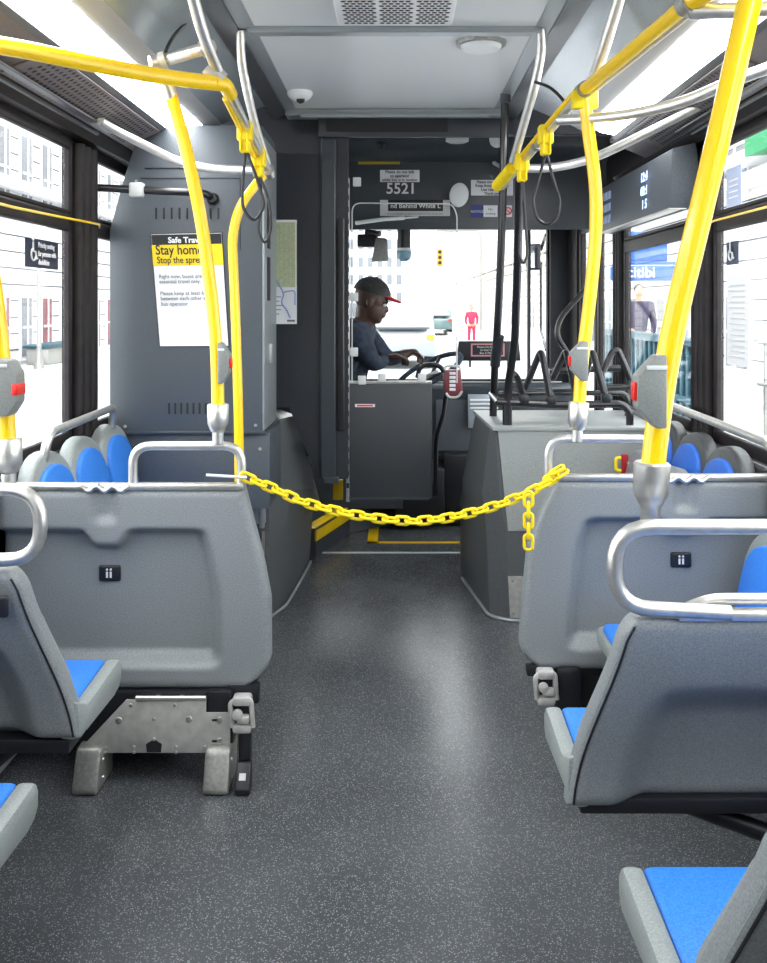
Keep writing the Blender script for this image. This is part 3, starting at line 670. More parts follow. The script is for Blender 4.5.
b = NB(); box(b, (-.583, CY+.1, 1.52), (-.58, CY+.2, 1.72)); box(b, (-.583, CY+.1, 1.76), (-.58, CY+.2, 1.98)); o2 = obj('side_stickers', b, INK, t, False); o2['label'] = 'black stickers on the pale side plate'
b = NB(); box(b, (-1.05, CY-.006, 1.0), (-.62, CY+.0, 2.13), .002) if False else None
for y0, x0 in ((403, 168), (208, 155)):
    for k in range(9):
        x = x0+k*6.1 if y0 > 300 else x0+k*7.8
        b = NB(); box(b, P(x, y0+11, CY-.004), P(x+2, y0, CY+.001), .001); obj('vent_slot', b, INK, t, False)

b = NB()
for (x, z) in ((-1.2, .96), (-.62, .965), (-.62, 2.1), (-1.15, 2.05), (-.60, .86)): lathe(b, (x, CY-.001, z), [(.008, 0), (.006, .004)], (0, -1, 0), 10)
obj('screws', b, STEEL, t)
b = NB(); tube(b, [P(145, 168, CY-.003), P(252, 168, CY-.003)], .003, 0, 6); tube(b, [P(140, 178, CY-.003), P(240, 178, CY-.003), P(240, 250, CY-.003)], .002, 0, 6); obj('seam', b, DARK, t)
# black bar with white clamp
t = thing('black_bar', 'short black bar with a white clamp fixed across the cabinet top', 'bar', P(150, 190, 4.2))
b = NB(); tube(b, [P(86, 187, 4.1), P(140, 190, 4.15), P(205, 193, 4.17), P(213, 199, 4.30)], .017, .05); obj('bar', b, BLACK, t)
b = NB(); cbox(b, P(137, 190, 4.14), (.06, .05, .062), .008); obj('clamp', b, OFFW, t)
b = NB(); lathe(b, P(213, 199, 4.27), [(.028, 0), (.026, .02), (.018, .03)], (0, -1, 0)); obj('flange', b, BLACK, t)
# poster
t = thing('poster', 'white and yellow Stay home poster on the slate cabinet', 'poster', pc(190, 290))
q = [pc(151, 234), pc(222, 232.5), pc(229, 346), pc(160, 346.5)]
q = [v+Vector((0, -.006, 0)) for v in q]
b = NB(); prism(b, [q[3], q[2], q[1], q[0]], (0, .002, 0)); obj('sheet', b, PAPER, t, False)
def onp(u, v, o=.0075): 
    a = q[0].lerp(q[1], u); c = q[3].lerp(q[2], u); return a.lerp(c, v)+Vector((0, -o, 0))
b = NB(); prism(b, [onp(.0, .285, .002), onp(1, .285, .002), onp(1, .10, .002), onp(0, .10, .002)], (0, .001, 0)); 
o = obj('yellow_block', b, PYEL, t, False)
b = NB(); prism(b, [onp(.01, .1, .0025), onp(.99, .1, .0025), onp(.99, .01, .0025), onp(.01, .01, .0025)], (0, .001, 0)); obj('header_bar', b, INK, t, False)
b = NB()
fr = [onp(0, 0, .001), onp(1, 0, .001), onp(1, 1, .001), onp(0, 1, .001)]
for i in range(4): tube(b, [fr[i], fr[(i+1) % 4]], .0016, 0, 4)
obj('border', b, INK, t)
rt = (q[1]-q[0]).normalized(); up = (q[0]-q[3]).normalized(); rt2 = Vector((1, 0, .01)).normalized()
text('heading', 'Safe Travels', onp(.24, .083, .004), .036, PAPER, t, rt2, up, bold=.001)
text('title', 'Stay home.', onp(.05, .185, .004), .062, INK, t, rt2, up, bold=.0006, sx=.80)
text('subtitle', 'Stop the spread.', onp(.06, .262, .004), .043, INK, t, rt2, up, bold=.0004, sx=.80)
for k, (s_, v) in enumerate((('Right now, buses are for', .395), ('essential travel only.', .44), ('Please keep at least 6 feet', .545), ('between each other and the', .59), ('bus operator.', .638))):
    text('body_text', s_, onp(.07, v, .004), .0245, INKG, t, rt2, up, sx=.92)
# left wheel housing
t = thing('wheel_housing', 'faceted dark grey wheel housing left of the aisle beyond the chain', 'housing', (-.7, 4.9, 0))
sec = [(-1.28, 0), (-.56, 0), (-.56, .40), (-.46, .55), (-.56, .93), (-1.28, .93)]
b = NB()
secs = [(4.58, [(-1.28, 0), (-.615, 0), (-.60, .35), (-.60, .60), (-.62, .86), (-.70, .90), (-1.28, .90)]),
        (4.78, [(-1.28, 0), (-.555, 0), (-.545, .35), (-.52, .58), (-.585, .93), (-.63, .955), (-1.28, .955)]),
        (5.22, [(-1.28, 0), (-.52, 0), (-.50, .35), (-.44, .50), (-.54, .90), (-.62, .93), (-1.28, .93)]),
        (5.6, [(-1.28, 0), (-.50, 0), (-.48, .30), (-.44, .36), (-.50, .6), (-.6, .62), (-1.28, .62)])]
rings = [[b.verts.new((x, y, z)) for x, z in s_] for y, s_ in secs]
for r0, r1 in zip(rings, rings[1:]):
    for k in range(7): b.faces.new((r0[k], r1[k], r1[(k+1) % 7], r0[(k+1) % 7]))
b.faces.new(rings[0]); b.faces.new(rings[-1][::-1]); obj('body', b, BOXG, t, True, ang=12)
b = NB(); tube(b, [(-.66, 4.575, .008), (-.60, 4.572, .008), (-.54, 4.77, .008), (-.51, 5.2, .008), (-.49, 5.58, .008)], .008, .03, 8); obj('base_bead', b, CABL, t)
b = NB(); box(b, (-.634, 4.565, .03), (-.622, 4.58, .42)); obj('edge_strip', b, STEEL, t)
b = NB(); box(b, (-.70, 4.555, .46), (-.615, 4.58, .62), .008); box(b, (-.645, 4.55, .44), (-.62, 4.575, .80), .006); obj('hinge_plate', b, CABL, t)
# right wheel housing
t = thing('wheel_housing', 'grey wheel housing right of the aisle topped by a black rack', 'housing', (.85, 4.7, 0))
secs = [(4.55, [(1.28, 0), (.545, 0), (.53, .4), (.50, .55), (.475, .905), (1.28, .905)]),
        (4.62, [(1.28, 0), (.455, 0), (.44, .4), (.42, .6), (.455, .905), (1.28, .905)]),
        (5.25, [(1.28, 0), (.375, 0), (.37, .4), (.37, .55), (.44, .905), (1.28, .905)]),
        (5.45, [(1.28, 0), (.37, 0), (.37, .4), (.40, .55), (.50, .80), (1.28, .80)])]
b = NB(); rings = [[b.verts.new((x, y, z)) for x, z in s_] for y, s_ in secs]
for r0, r1 in zip(rings, rings[1:]):
    for k in range(6): b.faces.new((r0[k], r0[(k+1) % 6], r1[(k+1) % 6], r1[k]))
b.faces.new(rings[0][::-1]); b.faces.new(rings[-1]); obj('body', b, BOXG, t, True, ang=12)
b = NB(); prism(b, [(.487, 4.538, .905), (1.27, 4.538, .905), (1.27, 4.545, .43), (.535, 4.545, .43)], (0, .01, 0)); obj('rear_sheet', b, BOXL, t, False)
b = NB(); prism(b, [(.535, 4.536, .215), (.66, 4.536, .215), (.66, 4.54, .02), (.545, 4.54, .02)], (0, .012, 0)); k_ = obj('kick_plate', b, PLATE, t, False)
b = NB()
for x, z in ((.555, .195), (.64, .195), (.56, .04), (.64, .04), (.60, .12)): lathe(b, (x, 4.536, z), [(.006, 0), (.004, .003)], (0, -1, 0), 10)
obj('screws', b, CAST, k_)
b = NB(); prism(b, [(.46, 4.53, .905), (1.28, 4.53, .905), (1.28, 5.27, .905), (.43, 5.27, .905)], (0, 0, .018), .003); obj('top_sheet', b, BOXL, t, True)
b = NB(); tube(b, [(.66, 4.54, .008), (.545, 4.538, .008), (.45, 4.61, .008), (.367, 5.24, .008)], .009, .05, 8); obj('base_bead', b, CABL, t)
# black rack on top
t = thing('luggage_rack', 'black tubular rack with folding dividers on the right wheel housing', 'rack', (.85, 4.75, .92))
r1 = lambda px, py, Y=4.65: P(px, py, Y)
b = NB(); tube(b, [r1(497, 402, 4.62), r1(560, 405, 4.62), r1(622, 404, 4.62), r1(630, 412, 4.62), (1.13, 4.62, .92)], .0185, .06, 12); obj('front_rail', b, BLACK, t)
b = NB(); tube(b, [r1(491, 394, 5.0), r1(560, 393, 5.0), r1(628, 393, 5.0), (1.21, 5.0, .92)], .014, .05, 12); tube(b, [r1(491, 394, 5.0), r1(498, 403, 4.62)], .014, 0, 10); obj('rear_rail', b, BLACK, t)
b = NB(); tube(b, [r1(506, 427, 4.62)+Vector((0, 0, .0)), r1(506, 400, 4.62)], .017); obj('upright', b, BLACK, t)
b = NB(); tube(b, [r1(549, 371, 4.95), r1(620, 368, 4.95)], .017); obj('cross_tube', b, BLACK, t)
for pts in ([(525, 389, 4.85), (541, 350, 4.8), (551, 400, 4.62)], [(553, 378, 4.9), (566, 350, 4.85), (577, 398, 4.62)], [(583, 385, 4.9), (592, 350, 4.8), (606, 398, 4.62)], [(511, 372, 4.8), (517, 377, 4.8), (524, 399, 4.62)]):
    b = NB(); tube(b, [r1(*p) for p in pts], .0175, .035, 10); o = obj('divider', b, BLACK, t)
    b = NB(); cbox(b, r1(*pts[-1]), (.045, .045, .045), .01); obj('pivot', b, BLKP, o)
b = NB(); tube(b, [r1(606, 388, 4.8), r1(628, 387, 4.8), r1(631, 380, 4.8), r1(618, 350, 4.8), r1(612, 352, 4.8), r1(603, 372, 4.8)], .0165, .04, 10); obj('divider', b, BLACK, t)
for lab, (bx, by, bY), top, bend in (('black floor to ceiling post at the aisle corner of the rack, nearer one', (510, 430, 4.60), 88, None), ('black post with brownish sheen rising from the rack, farther one', (494, 417, 5.0), 100, None)):
    pass
t = thing('stanchion', 'taller black post with sleeve running from the rack up to the ceiling', 'post', P(494, 419, 5.0))
b = NB(); tube(b, [P(493, 419, 5.0), P(494, 392, 4.95), P(495, 360, 4.8), P(498, 320, 4.7), P(502, 230, 4.6), P(505, 100, 4.57), P(505.5, 90, 4.55)], .0195, .2, 14); obj('post', b, BLACK, t)
b = NB(); tube(b, [P(495, 366, 4.8), P(496, 354, 4.78), P(498, 346, 4.76), P(499, 336, 4.74)], .026, .02, 10, rads=None); obj('sleeve', b, BLKP, t)
b = NB(); lathe(b, P(505.5, 86, 4.55), [(.026, -.08), (.024, -.01), (.0, 0)], (0, 0, 1), 14); obj('ceiling_flange', b, TRIMM, t)
t = thing('stanchion', 'lower black post bending from the rack up to the right overhead rail', 'post', P(508, 428, 4.62))
b = NB(); tube(b, [P(508, 428, 4.62), P(508, 385, 4.62), P(512, 362, 4.55), P(515, 340, 4.5), P(518, 250, 4.3), P(519, 178, 4.05)], .0195, .2, 14); obj('post', b, BLACK, t)
b = NB(); lathe(b, P(508, 429, 4.62), [(.04, 0), (.04, .006), (.02, .012), (.018, .04)], (0, 0, 1), 16); obj('foot_flange', b, BLACK, t)
# red strap and yellow ring
t = thing('tie_down_strap', 'red webbing strap with yellow ring hanging behind the right panel rail', 'strap', P(624, 480, 4.4))
b = NB(); box(b, P(622, 480, 4.44), P(627, 454, 4.46), .003); obj('webbing', b, TRED, t)
b = NB(); tube(b, [P(621, 458, 4.42), P(616, 458, 4.42), P(616, 470, 4.42), P(621, 471, 4.42)], .008, .02, 8); obj('ring', b, YELP, t)
b = NB(); tube(b, [P(628, 464, 4.42), P(634, 459, 4.42), P(640, 470, 4.42), P(642, 480, 4.42)], .01, .04, 8); obj('clip', b, STEEL, t)
# ------------------------------------------------------------------ driver's enclosure
b = NB(); prism(b, [(x, 4.98, z) for x, z in ((-1.3, .97), (-.55, .97), (-.40, .60), (-.243, .60), (-.243, 2.53), (-1.3, 2.53))], (0, .07, 0)); struct('wall_front', b, DARK)
b = NB(); box(b, (-.385, 4.955, .60), (-.305, 4.985, 2.36), .008); box(b, (-.37, 4.95, .58), (-.29, 4.985, .61), .004); struct('trim_14', b, DARK2)
b = NB(); box(b, (-.292, 4.94, .85), (-.262, 4.975, 1.95), .006); struct('trim_15', b, BLACK)
t = thing('route_map', 'folded green and white route map on the dark wall beside the cabinet', 'map', P(285, 272, 4.96))
a0, a1 = P(262, 220, 4.96), P(297, 324, 4.96)
b = NB(); box(b, (a0.x, 4.952, a1.z), (a1.x, 4.954, a0.z)); obj('sheet', b, PAPER, t, False)
b = NB(); box(b, (a0.x+.01, 4.950, a1.z+.19), (a1.x-.008, 4.9515, a0.z-.012)); g = obj('index_table', b, MAPG, t, False)
b = NB()
for k in range(6):
    x = a0.x+.07+.022*k; box(b, (x, 4.9485, a1.z+.2), (x+.0015, 4.9495, a0.z-.02))
for k in range(30): box(b, (a0.x+.06, 4.9485, a1.z+.205+k*.0108), (a1.x-.012, 4.9495, a1.z+.2062+k*.0108))
obj('print_lines', b, mat('map_print', (.42, .45, .26), .6), g, False)
b = NB(); tube(b, [P(274, 276, 4.95), P(281, 288, 4.95), P(284, 294, 4.95), P(281, 303, 4.95), P(287, 310, 4.95), P(290, 318, 4.95)], .004, .02, 6); tube(b, [P(284, 292, 4.95), P(295, 290, 4.95), P(295, 305, 4.95)], .003, .02, 6); obj('river', b, MAPB, t)
b = NB()
for k in range(5): box(b, (a0.x+.06, 4.9495, a1.z+.05+k*.022), (a0.x+.06+.03+.01*(k % 3), 4.9505, a1.z+.054+k*.022))
box(b, (a1.x-.05, 4.9495, a1.z+.012), (a1.x-.01, 4.9505, a1.z+.022)); obj('legend', b, INKG, t, False)
# destination display box above the opening
t = thing('display_sign', 'unlit dark display box under the ceiling at the driver bulkhead', 'sign', P(385, 130, 4.97))
b = NB(); box(b, P(318, 137, 4.95)+Vector((0, 0, 0)), P(505, 116, 4.98), .006); obj('housing', b, DARK, t)
b = NB(); box(b, P(326, 132, 4.945), P(448, 118, 4.951), .002); obj('screen', b, INK, t, False)
# platform, dash, heater
b = NB(); prism(b, [(-1.3, 5.62, 0), (-.47, 5.70, 0), (-.30, 6.30, 0), (.06, 6.62, 0), (.06, 7.2, 0), (-1.3, 7.2, 0)], (0, 0, .17), .004); box(b, (-.6, 6.26, .17), (.05, 6.59, .46), .004); struct('trim_16', b, DARK2)
b = NB(); box(b, (.06, 6.72, 0), (1.3, 7.3, .05), .004); struct('trim_17', b, BOXG)
b = NB(); box(b, (-.44, 5.795, .0), (.40, 5.82, .004)); single('floor_line', b, WHITE, 'white standee line painted across the floor beyond the chain', 'floor marking')
b = NB(); box(b, (-.175, 6.04, 0), (.50, 6.075, .004)); box(b, (-.175, 6.04, .0), (-.11, 6.60, .004))
single('step_edge', b, YEL, 'flat yellow floor line with a short arm before the front door area', 'floor marking')
b = NB(); box(b, (.06, 6.70, 0), (1.0, 6.725, .054), .003); single('step_edge', b, mat('worn_yellow', (.42, .34, .12), .5), 'worn yellowish edge strip at the foot of the dashboard', 'step edge')
b = NB(); prism(b, [(-.475, 5.69, .172), (-.30, 6.28, .172), (.065, 6.61, .172), (.065, 6.72, .172), (-.36, 6.34, .172), (-.55, 5.69, .172)], (0, 0, .006), .002)
prism(b, [(-.476, 5.69, .10), (-.304, 6.285, .10), (-.304, 6.285, .16), (-.476, 5.69, .16)], (.012, -.003, 0), .001)
single('step_edge', b, YEL, 'yellow warning edging around the low driver step', 'step edge')
b = NB(); box(b, P(333, 500, 5.58), P(343, 479, 5.60), .003); single('step_edge', b, YEL, 'small upright yellow tab at the bottom of the dark bulkhead', 'step edge')
b = NB(); prism(b, [(-1.3, y, z) for y, z in ((6.6, .06), (6.6, .80), (6.55, .93), (6.62, .965), (7.28, .90), (7.28, .06))], (2.6, 0, 0), .01)
t_ = thing('dashboard', 'dark dashboard with reflected light painted pale on top, below the windshield', 'dashboard', (0, 6.9, .06)); obj('body', b, DARK2, t_)
b = NB(); prism(b, [(-1.25, 6.62, .968), (1.15, 6.62, .968), (1.15, 7.24, .908), (-1.25, 7.24, .908)], (0, 0, .006)); obj('top_glare', b, OFFW, t_, False)  # pale sheet paints the daylight reflected off the dash top
b = NB(); box(b, (-.0, 6.35, .06), (.33, 6.6, .42), .02); box(b, (.33, 6.45, .06), (.62, 6.6, .50), .02); obj('heater_box', b, BLKP, t_)
b = NB(); box(b, (.28, 6.58, .5), (.60, 6.6, .95), .004); obj('centre_panel', b, CAB, t_)
b = NB(); 
for x in (.30, .40, .50): lathe(b, (x, 6.598, .45), [(.02, 0), (.015, .006)], (0, -1, 0), 12)
obj('vents', b, INK, t_)
# half door
t = thing('driver_door', 'dark grey half door of the driver enclosure with clear panel above', 'door', (-.25, 5.0, .49))
DY = 5.0
dp = lambda x, y, Y=DY: P(x, y, Y)
b = NB(); box(b, dp(349, 498), dp(432, 383)+Vector((0, .03, 0)), .006); prism(b, [dp(349, 497), dp(432, 497), dp(428, 500), dp(349, 500)], (0, .02, 0)) ; obj('door_leaf', b, DOORG, t)
b = NB(); box(b, dp(346, 502), dp(349.5, 178)+Vector((0, .02, 0)), .002); o = obj('hinge', b, STEEL, t)
b = NB()
for k in range(26): box(b, dp(346.4, 188+k*12)+Vector((0, -.003, 0)), dp(349, 183+k*12)+Vector((0, .001, 0)))
obj('hinge_knuckles', b, INK, o, False)
b = NB(); box(b, dp(355, 407)+Vector((0, -.002, 0)), dp(375, 404)+Vector((0, .001, 0))); o = obj('sticker', b, PAPER, t, False)
b = NB(); box(b, dp(357, 406.3)+Vector((0, -.0035, 0)), dp(373, 404.8)+Vector((0, -.002, 0))); obj('sticker_print', b, RED, o, False)
b = NB(); box(b, dp(351, 383), dp(457, 203)+Vector((0, .006, 0))); o = obj('clear_panel', b, POLY, t, False)
b = NB(); tube(b, [dp(352, 383), dp(352, 203), dp(452, 204), dp(457, 214), dp(457, 383)], .0032, .05, 6); obj('panel_edge', b, OFFW, o)
b = NB()
for x, y in ((382, 378), (422, 378), (354, 352), (354, 297), (357, 182), (362, 380)): cbox(b, dp(x, y)+Vector((0, -.006, 0)), (.042, .016, .046), .004)
obj('clamp', b, OFFW, t)
b = NB(); box(b, dp(349, 384), dp(432, 381)+Vector((0, .03, 0)), .003); obj('cap_strip', b, STEEL, t)
# windshield and header
b = NB()
box(b, (-1.3, 7.26, .06), (1.3, 7.34, .93)); box(b, (-1.3, 7.26, 2.09), (1.3, 7.34, 2.56)); box(b, (-1.34, 7.26, .9), (-1.17, 7.34, 2.10)); box(b, (1.165, 7.2, .06), (1.34, 7.34, 2.5)); box(b, (1.0, 7.23, .9), (1.022, 7.3, 2.09))
struct('wall_windshield', b, DARK)
b = NB()
for a in (-1.18, 1.15): box(b, (a, 7.25, .92), (a+.03, 7.33, 2.10), .005)
box(b, (-1.18, 7.25, 2.07), (1.18, 7.33, 2.11), .005); box(b, (-1.18, 7.25, .91), (1.18, 7.33, .94), .005); w = struct('window_20', b, FRAME)
b = NB(); box(b, (-1.16, 7.29, .93), (1.16, 7.296, 2.08)); obj('window_pane', b, GLASS, w, False)
b = NB(); pts = [(5.62, 2.53), (5.66, 2.47), (5.76, 2.42), (5.9, 2.38), (5.9, 1.965), (7.25, 2.07), (7.25, 2.53)]
prism(b, [(-1.3, y, z) for y, z in pts], (2.6, 0, 0), 0); t = thing('header_housing', 'dark header housing above the windshield carrying number and notices', 'header', (0, 6.2, 1.96)); obj('body', b, DARK2, t, True, ang=35)
b = NB(); box(b, (-.34, 5.61, 2.485), (.8, 5.63, 2.495)); obj('light_edge', b, CABL, t)
HY = 5.893
hp = lambda x, y, o=0: P(x, y, HY-o)
text('fleet_number', '5521', hp(386, 193.5, .002), .093, WHITE, t, bold=.0015, sx=1.0)
b = NB(); box(b, hp(358, 164.2), hp(400, 161.6)+Vector((0, .004, 0))); o = obj('yellow_lettering_strip', b, mat('dull_yellow_print', (.45, .33, .03), .6), t, False)
def notice(label, x0, y0, x1, y1, lines, base=PAPER, ink=INK, size=.03, Y=HY, name='notice', align='CENTER', grp='notices on the header'):
    t = thing(name, label, 'notice', P((x0+x1)/2, y1, Y), grp)
    b = NB(); box(b, P(x0, y1, Y-.004), P(x1, y0, Y-.002)); obj('plate', b, base, t, False)
    for k, l in enumerate(lines):
        yy = y0+(y1-y0)*(k+.8)/len(lines); text('lettering', l, P((x0+x1)/2 if align == 'CENTER' else x0+1, yy, Y-.006), size, ink, t, align=align, bold=.0004)
    return t
notice('small white notice directly above the fleet number', 380, 170, 419.5, 182, ['Please do not talk', 'to operator', 'while bus is in motion'], size=.0245)
n = notice('black Stand Behind White Line sign strip with glare painted pale at its ends', 380, 200, 450, 216, [], base=OFFW, name='standee_sign')  # off-white plate ends stand in for glare on the sign
b = NB(); box(b, P(388, 211, HY-.007), P(443, 200, HY-.004)); o = obj('black_field', b, INK, n, False)
text('lettering', 'nd Behind White L', P(415.5, 208, HY-.009), .040, WHITE, n, align='CENTER', bold=.0005, sx=1.0)
text('small_lettering', 'It is a violation to stand forward of the white line', P(415, 214.6, HY-.006), .017, INKG, n, align='CENTER')
notice('white notice right of the round mirror at the header edge', 471, 180, 513, 195.5, ['Please move to rear', 'Keep front door clear', 'Use rear door', 'Thank you'], size=.023)
n = notice('blue and white no smoking notice strip below the white notice', 471, 205, 512, 217.5, [], base=NAVY2, name='notice')
b = NB(); box(b, P(483.5, 217, HY-.007), P(497.5, 205.3, HY-.004)); box(b, P(504, 217, HY-.007), P(512, 205.3, HY-.004)); o = obj('white_fields', b, PAPER, n, False)
text('lettering', 'NOTICE', P(477.3, 212.8, HY-.006), .022, WHITE, n, align='CENTER')
text('lettering', 'No', P(490.5, 210.3, HY-.009), .02, INK, n, align='CENTER'); text('lettering', 'smoking', P(490.5, 214.5, HY-.009), .018, INK, n, align='CENTER')
b = NB(); c = P(508, 211, HY-.01); tube(b, [c+Vector((.021*math.cos(a*PI/8), 0, .021*math.sin(a*PI/8))) for a in range(16)], .004, 0, 6, closed=True); tube(b, [c+Vector((-.014, 0, .014)), c+Vector((.014, 0, -.014))], .003, 0, 6); obj('prohibition_ring', b, RED, n)
t = thing('round_mirror', 'bright oval interior mirror on the header', 'mirror', P(459, 195, 5.8))
b = NB(); q = bmesh.new(); bmesh.ops.create_uvsphere(q, u_segments=24, v_segments=14, radius=1); q.transform(Matrix.Translation(P(459, 195, 5.8)) @ Matrix.Rotation(.15, 4, 'Y') @ Matrix.Diagonal((.058, .014, .074, 1))); merge(b, q); obj('mirror_glass', b, WHITE, t)
b = NB(); tube(b, [P(464, 190, 5.81), P(468, 192, 5.87)], .008); obj('bracket', b, BLKP, t)
t = thing('camera_dome', 'small pale dome camera at the header corner by the right rail', 'camera', P(497, 146, 5.6))
b = NB(); lathe(b, P(497, 141, 5.6), [(.045, .02), (.045, 0), (.038, -.02), (.02, -.035), (0, -.04)]); obj('housing', b, WHITE, t)
b = NB(); tube(b, [P(494, 163, 5.85), P(503, 168, 5.7)], .012); obj('bracket', b, OFFW, t)
b = NB(); lathe(b, P(382, 144, 5.72), [(.055, .03), (.055, .0), (.03, -.015), (.02, -.03), (0, -.033)]); single('reading_lamp', b, BLKP, 'small black fitting under the header top in front of the fleet number', 'lamp')
b = NB(); lathe(b, P(457, 141, 5.68), [(.075, .02), (.07, -.005), (.04, -.015), (0, -.018)]); single('courtesy_light', b, OFFW, 'faint round pale light on the header slope near the right', 'light')
# mirror cluster near windshield
t = thing('rear_view_mirror', 'boxy interior rear view mirror hanging left of centre', 'mirror', P(384, 248, 6.3))
b = NB(); prism(b, [P(*p, 6.3) for p in ((376, 237), (387, 238), (389, 261), (371, 262))], (0, .05, 0), .012); obj('housing', b, CAST, t)
b = NB(); box(b, P(357, 247, 6.35), P(378, 235, 6.45), .01); tube(b, [P(366, 232, 6.4), P(380, 234, 6.35)], .02); obj('bracket', b, BLKP, t)
t = thing('dash_camera', 'dark dash camera with pale band hanging from the header above the driver', 'camera', P(404, 245, 6.1))
b = NB(); tube(b, [P(404, 226, 6.1), P(404, 252, 6.1)], .042, 0, 14, ); obj('body', b, BLKP, t)
b = NB(); lathe(b, P(404, 252, 6.1), [(.04, .02), (.048, .0), (.045, -.04), (.02, -.06)]); o = obj('lens_cover', b, mat('blue_lens', (.15, .3, .38), .15), t)
b = NB(); lathe(b, P(404, 250, 6.1), [(.046, -.005), (.049, .0), (.046, .012)]); obj('band', b, WHITE, t)
b = NB(); tube(b, [P(356, 223, 5.6), P(385, 219, 5.7), P(404, 218, 5.8)], .012, .03, 8); tube(b, [P(404, 218, 5.8), P(418, 217, 5.85)], .006, 0, 8)
single('sun_visor_arm', b, OFFW, 'pale slanted visor arm behind the clear driver panel', 'arm')
# driver's seat and steering wheel
t = thing('driver_seat', 'dark driver seat hidden behind the half door', 'seat', (-.5, 5.6, .40))
b = NB(); box(b, (-.62, 5.3, .66), (-.14, 5.8, .78), .04, seg=3); obj('seat_cushion', b, JACK, t)
b = NB(); box(b, (-.72, 5.32, .70), (-.58, 5.78, 1.25), .05, seg=3); obj('backrest', b, JACK, t)
b = NB(); box(b, (-.72, 5.66, .172), (-.52, 5.8, .70), .03); obj('pedestal', b, BLKP, t)
t = thing('steering_wheel', 'large dark steering wheel in front of the driver', 'steering wheel', (.13, 5.75, 1.0))
c = Vector((.20, 5.72, 1.10)); ax = Vector((-.45, -.2, .87)).normalized(); e1 = ax.cross(Vector((0, 1, 0))).normalized(); e2 = ax.cross(e1)
b = NB(); tube(b, [c+(e1*math.cos(k*PI/20)+e2*math.sin(k*PI/20))*.215 for k in range(40)], .015, 0, 10, closed=True); obj('rim', b, JACK, t)
b = NB(); lathe(b, c-ax*.05, [(.06, 0), (.055, .03), (.02, .035)], ax)
for a in (0, 2.1, 4.2): tube(b, [c-ax*.03, c+(e1*math.cos(a)+e2*math.sin(a))*.21], .012, 0, 8)
obj('hub', b, BLKP, t)
b = NB(); tube(b, [c-ax*.05, (.08, 6.1, .95), (.0, 6.6, .80)], .025, .1, 10); obj('column', b, BLKP, t)
# farebox
t = thing('fare_reader', 'maroon ticket reader on a bent black stand beside the half door', 'fare reader', P(452, 382, 5.35))
FY = 5.35
b = NB(); prism(b, [P(*p, FY) for p in ((443, 370), (461, 370), (463, 393), (460, 397), (448, 397), (444, 391))], (0, .06, 0), .008); r_ = obj('body', b, RFARE, t)
b = NB(); 
for k in range(5): cbox(b, P(452.5, 373.5+k*4, FY-.002), (.034, .006, .015), .002)
obj('display_lines', b, PAPER, r_)
b = NB(); tube(b, [P(444, 370, FY), P(446, 366, FY), P(459, 366, FY), P(461, 370, FY)], .007, .02, 8); obj('guard_bar', b, OFFW, r_); b = NB(); tube(b, [P(446, 393, FY-.01), P(449, 397.5, FY-.01), P(458, 397.5, FY-.01), P(462, 391, FY-.01)], .007, .02, 8); obj('guard_bar', b, OFFW, r_)
b = NB(); tube(b, [P(446, 392, FY+.03), P(444, 412, FY+.03), P(436, 438, FY+.03), P(435.5, 497, FY+.03), (.24, 6.36, .47)], .0125, .06, 10); obj('stand', b, BLACK, t)
b = NB(); tube(b, [P(417, 378, FY), P(420, 367, FY), P(428, 364, FY), P(440, 366, FY), P(444, 372, FY)], .013, .05, 10); obj('grab_loop', b, BLACK, t)
b = NB(); tube(b, [P(456, 366, FY), P(457, 335, 5.8)], .003, 0, 6); obj('cable', b, CAST, t)
t = thing('message_board', 'small black dash sign with a red bordered notice', 'sign', P(488, 362, 6.7))
b = NB(); prism(b, [P(*p, 6.7) for p in ((459, 341), (519, 341), (521, 361), (456, 361))], (0, .05, 0), .008); tube(b, [P(470, 361, 6.72), P(470, 366, 6.8)], .01); tube(b, [P(508, 361, 6.72), P(508, 366, 6.8)], .01); obj('board', b, BLKP, t)
b = NB(); box(b, P(471, 356.5, 6.694), P(504.5, 343.5, 6.699)); obj('red_border', b, mat('sign_red_border', (.6, .25, .28), .5), t, False)
b = NB(); box(b, P(472.5, 355, 6.690), P(503, 345, 6.6935)); obj('black_field', b, INK, t, False)
for k, l in enumerate(('Please Do Not Sit', 'In Seat Until', 'Bus Is Moving')): text('lettering', l, P(488, 348+k*3, 6.688), .021, OFFW, t, align='CENTER')
t = thing('leaflet_holder', 'clear leaflet holder on the dash panel beyond the rack', 'holder', P(480, 428, 6.5))
b = NB(); box(b, P(468, 428, 6.52), P(489, 394, 6.55), .004); obj('holder', b, mat('pale_acrylic', (.30, .34, .38), .15), t)
b = NB()
for k in range(3): box(b, P(470, 401+k*4, 6.51), P(498, 399+k*4, 6.52), .002)
obj('leaflet_edges', b, PAPER, t)
# exterior mirror
t = thing('wing_mirror', 'black rimmed wing mirror outside the windshield at the right', 'mirror', P(536, 270, 7.6))
b = NB(); prism(b, [P(*p, 7.6) for p in ((527, 244), (541, 243), (541, 270), (529, 270), (526, 264))], (0, .08, 0), .015); obj('housing', b, BLKP, t)
b = NB(); prism(b, [P(*p, 7.59) for p in ((528.5, 246), (539.5, 245), (539.5, 268), (530, 268), (528, 263))], (0, .003, 0)); obj('mirror_glass', b, MIRR, t, False)
b = NB(); tube(b, [P(541, 250, 7.65), P(544, 240, 7.6), P(546, 235, 7.42)], .014, .03); tube(b, [P(541, 262, 7.65), P(541, 330, 7.65), P(546, 350, 7.42)], .012, .03); obj('arm', b, BLACK, t)
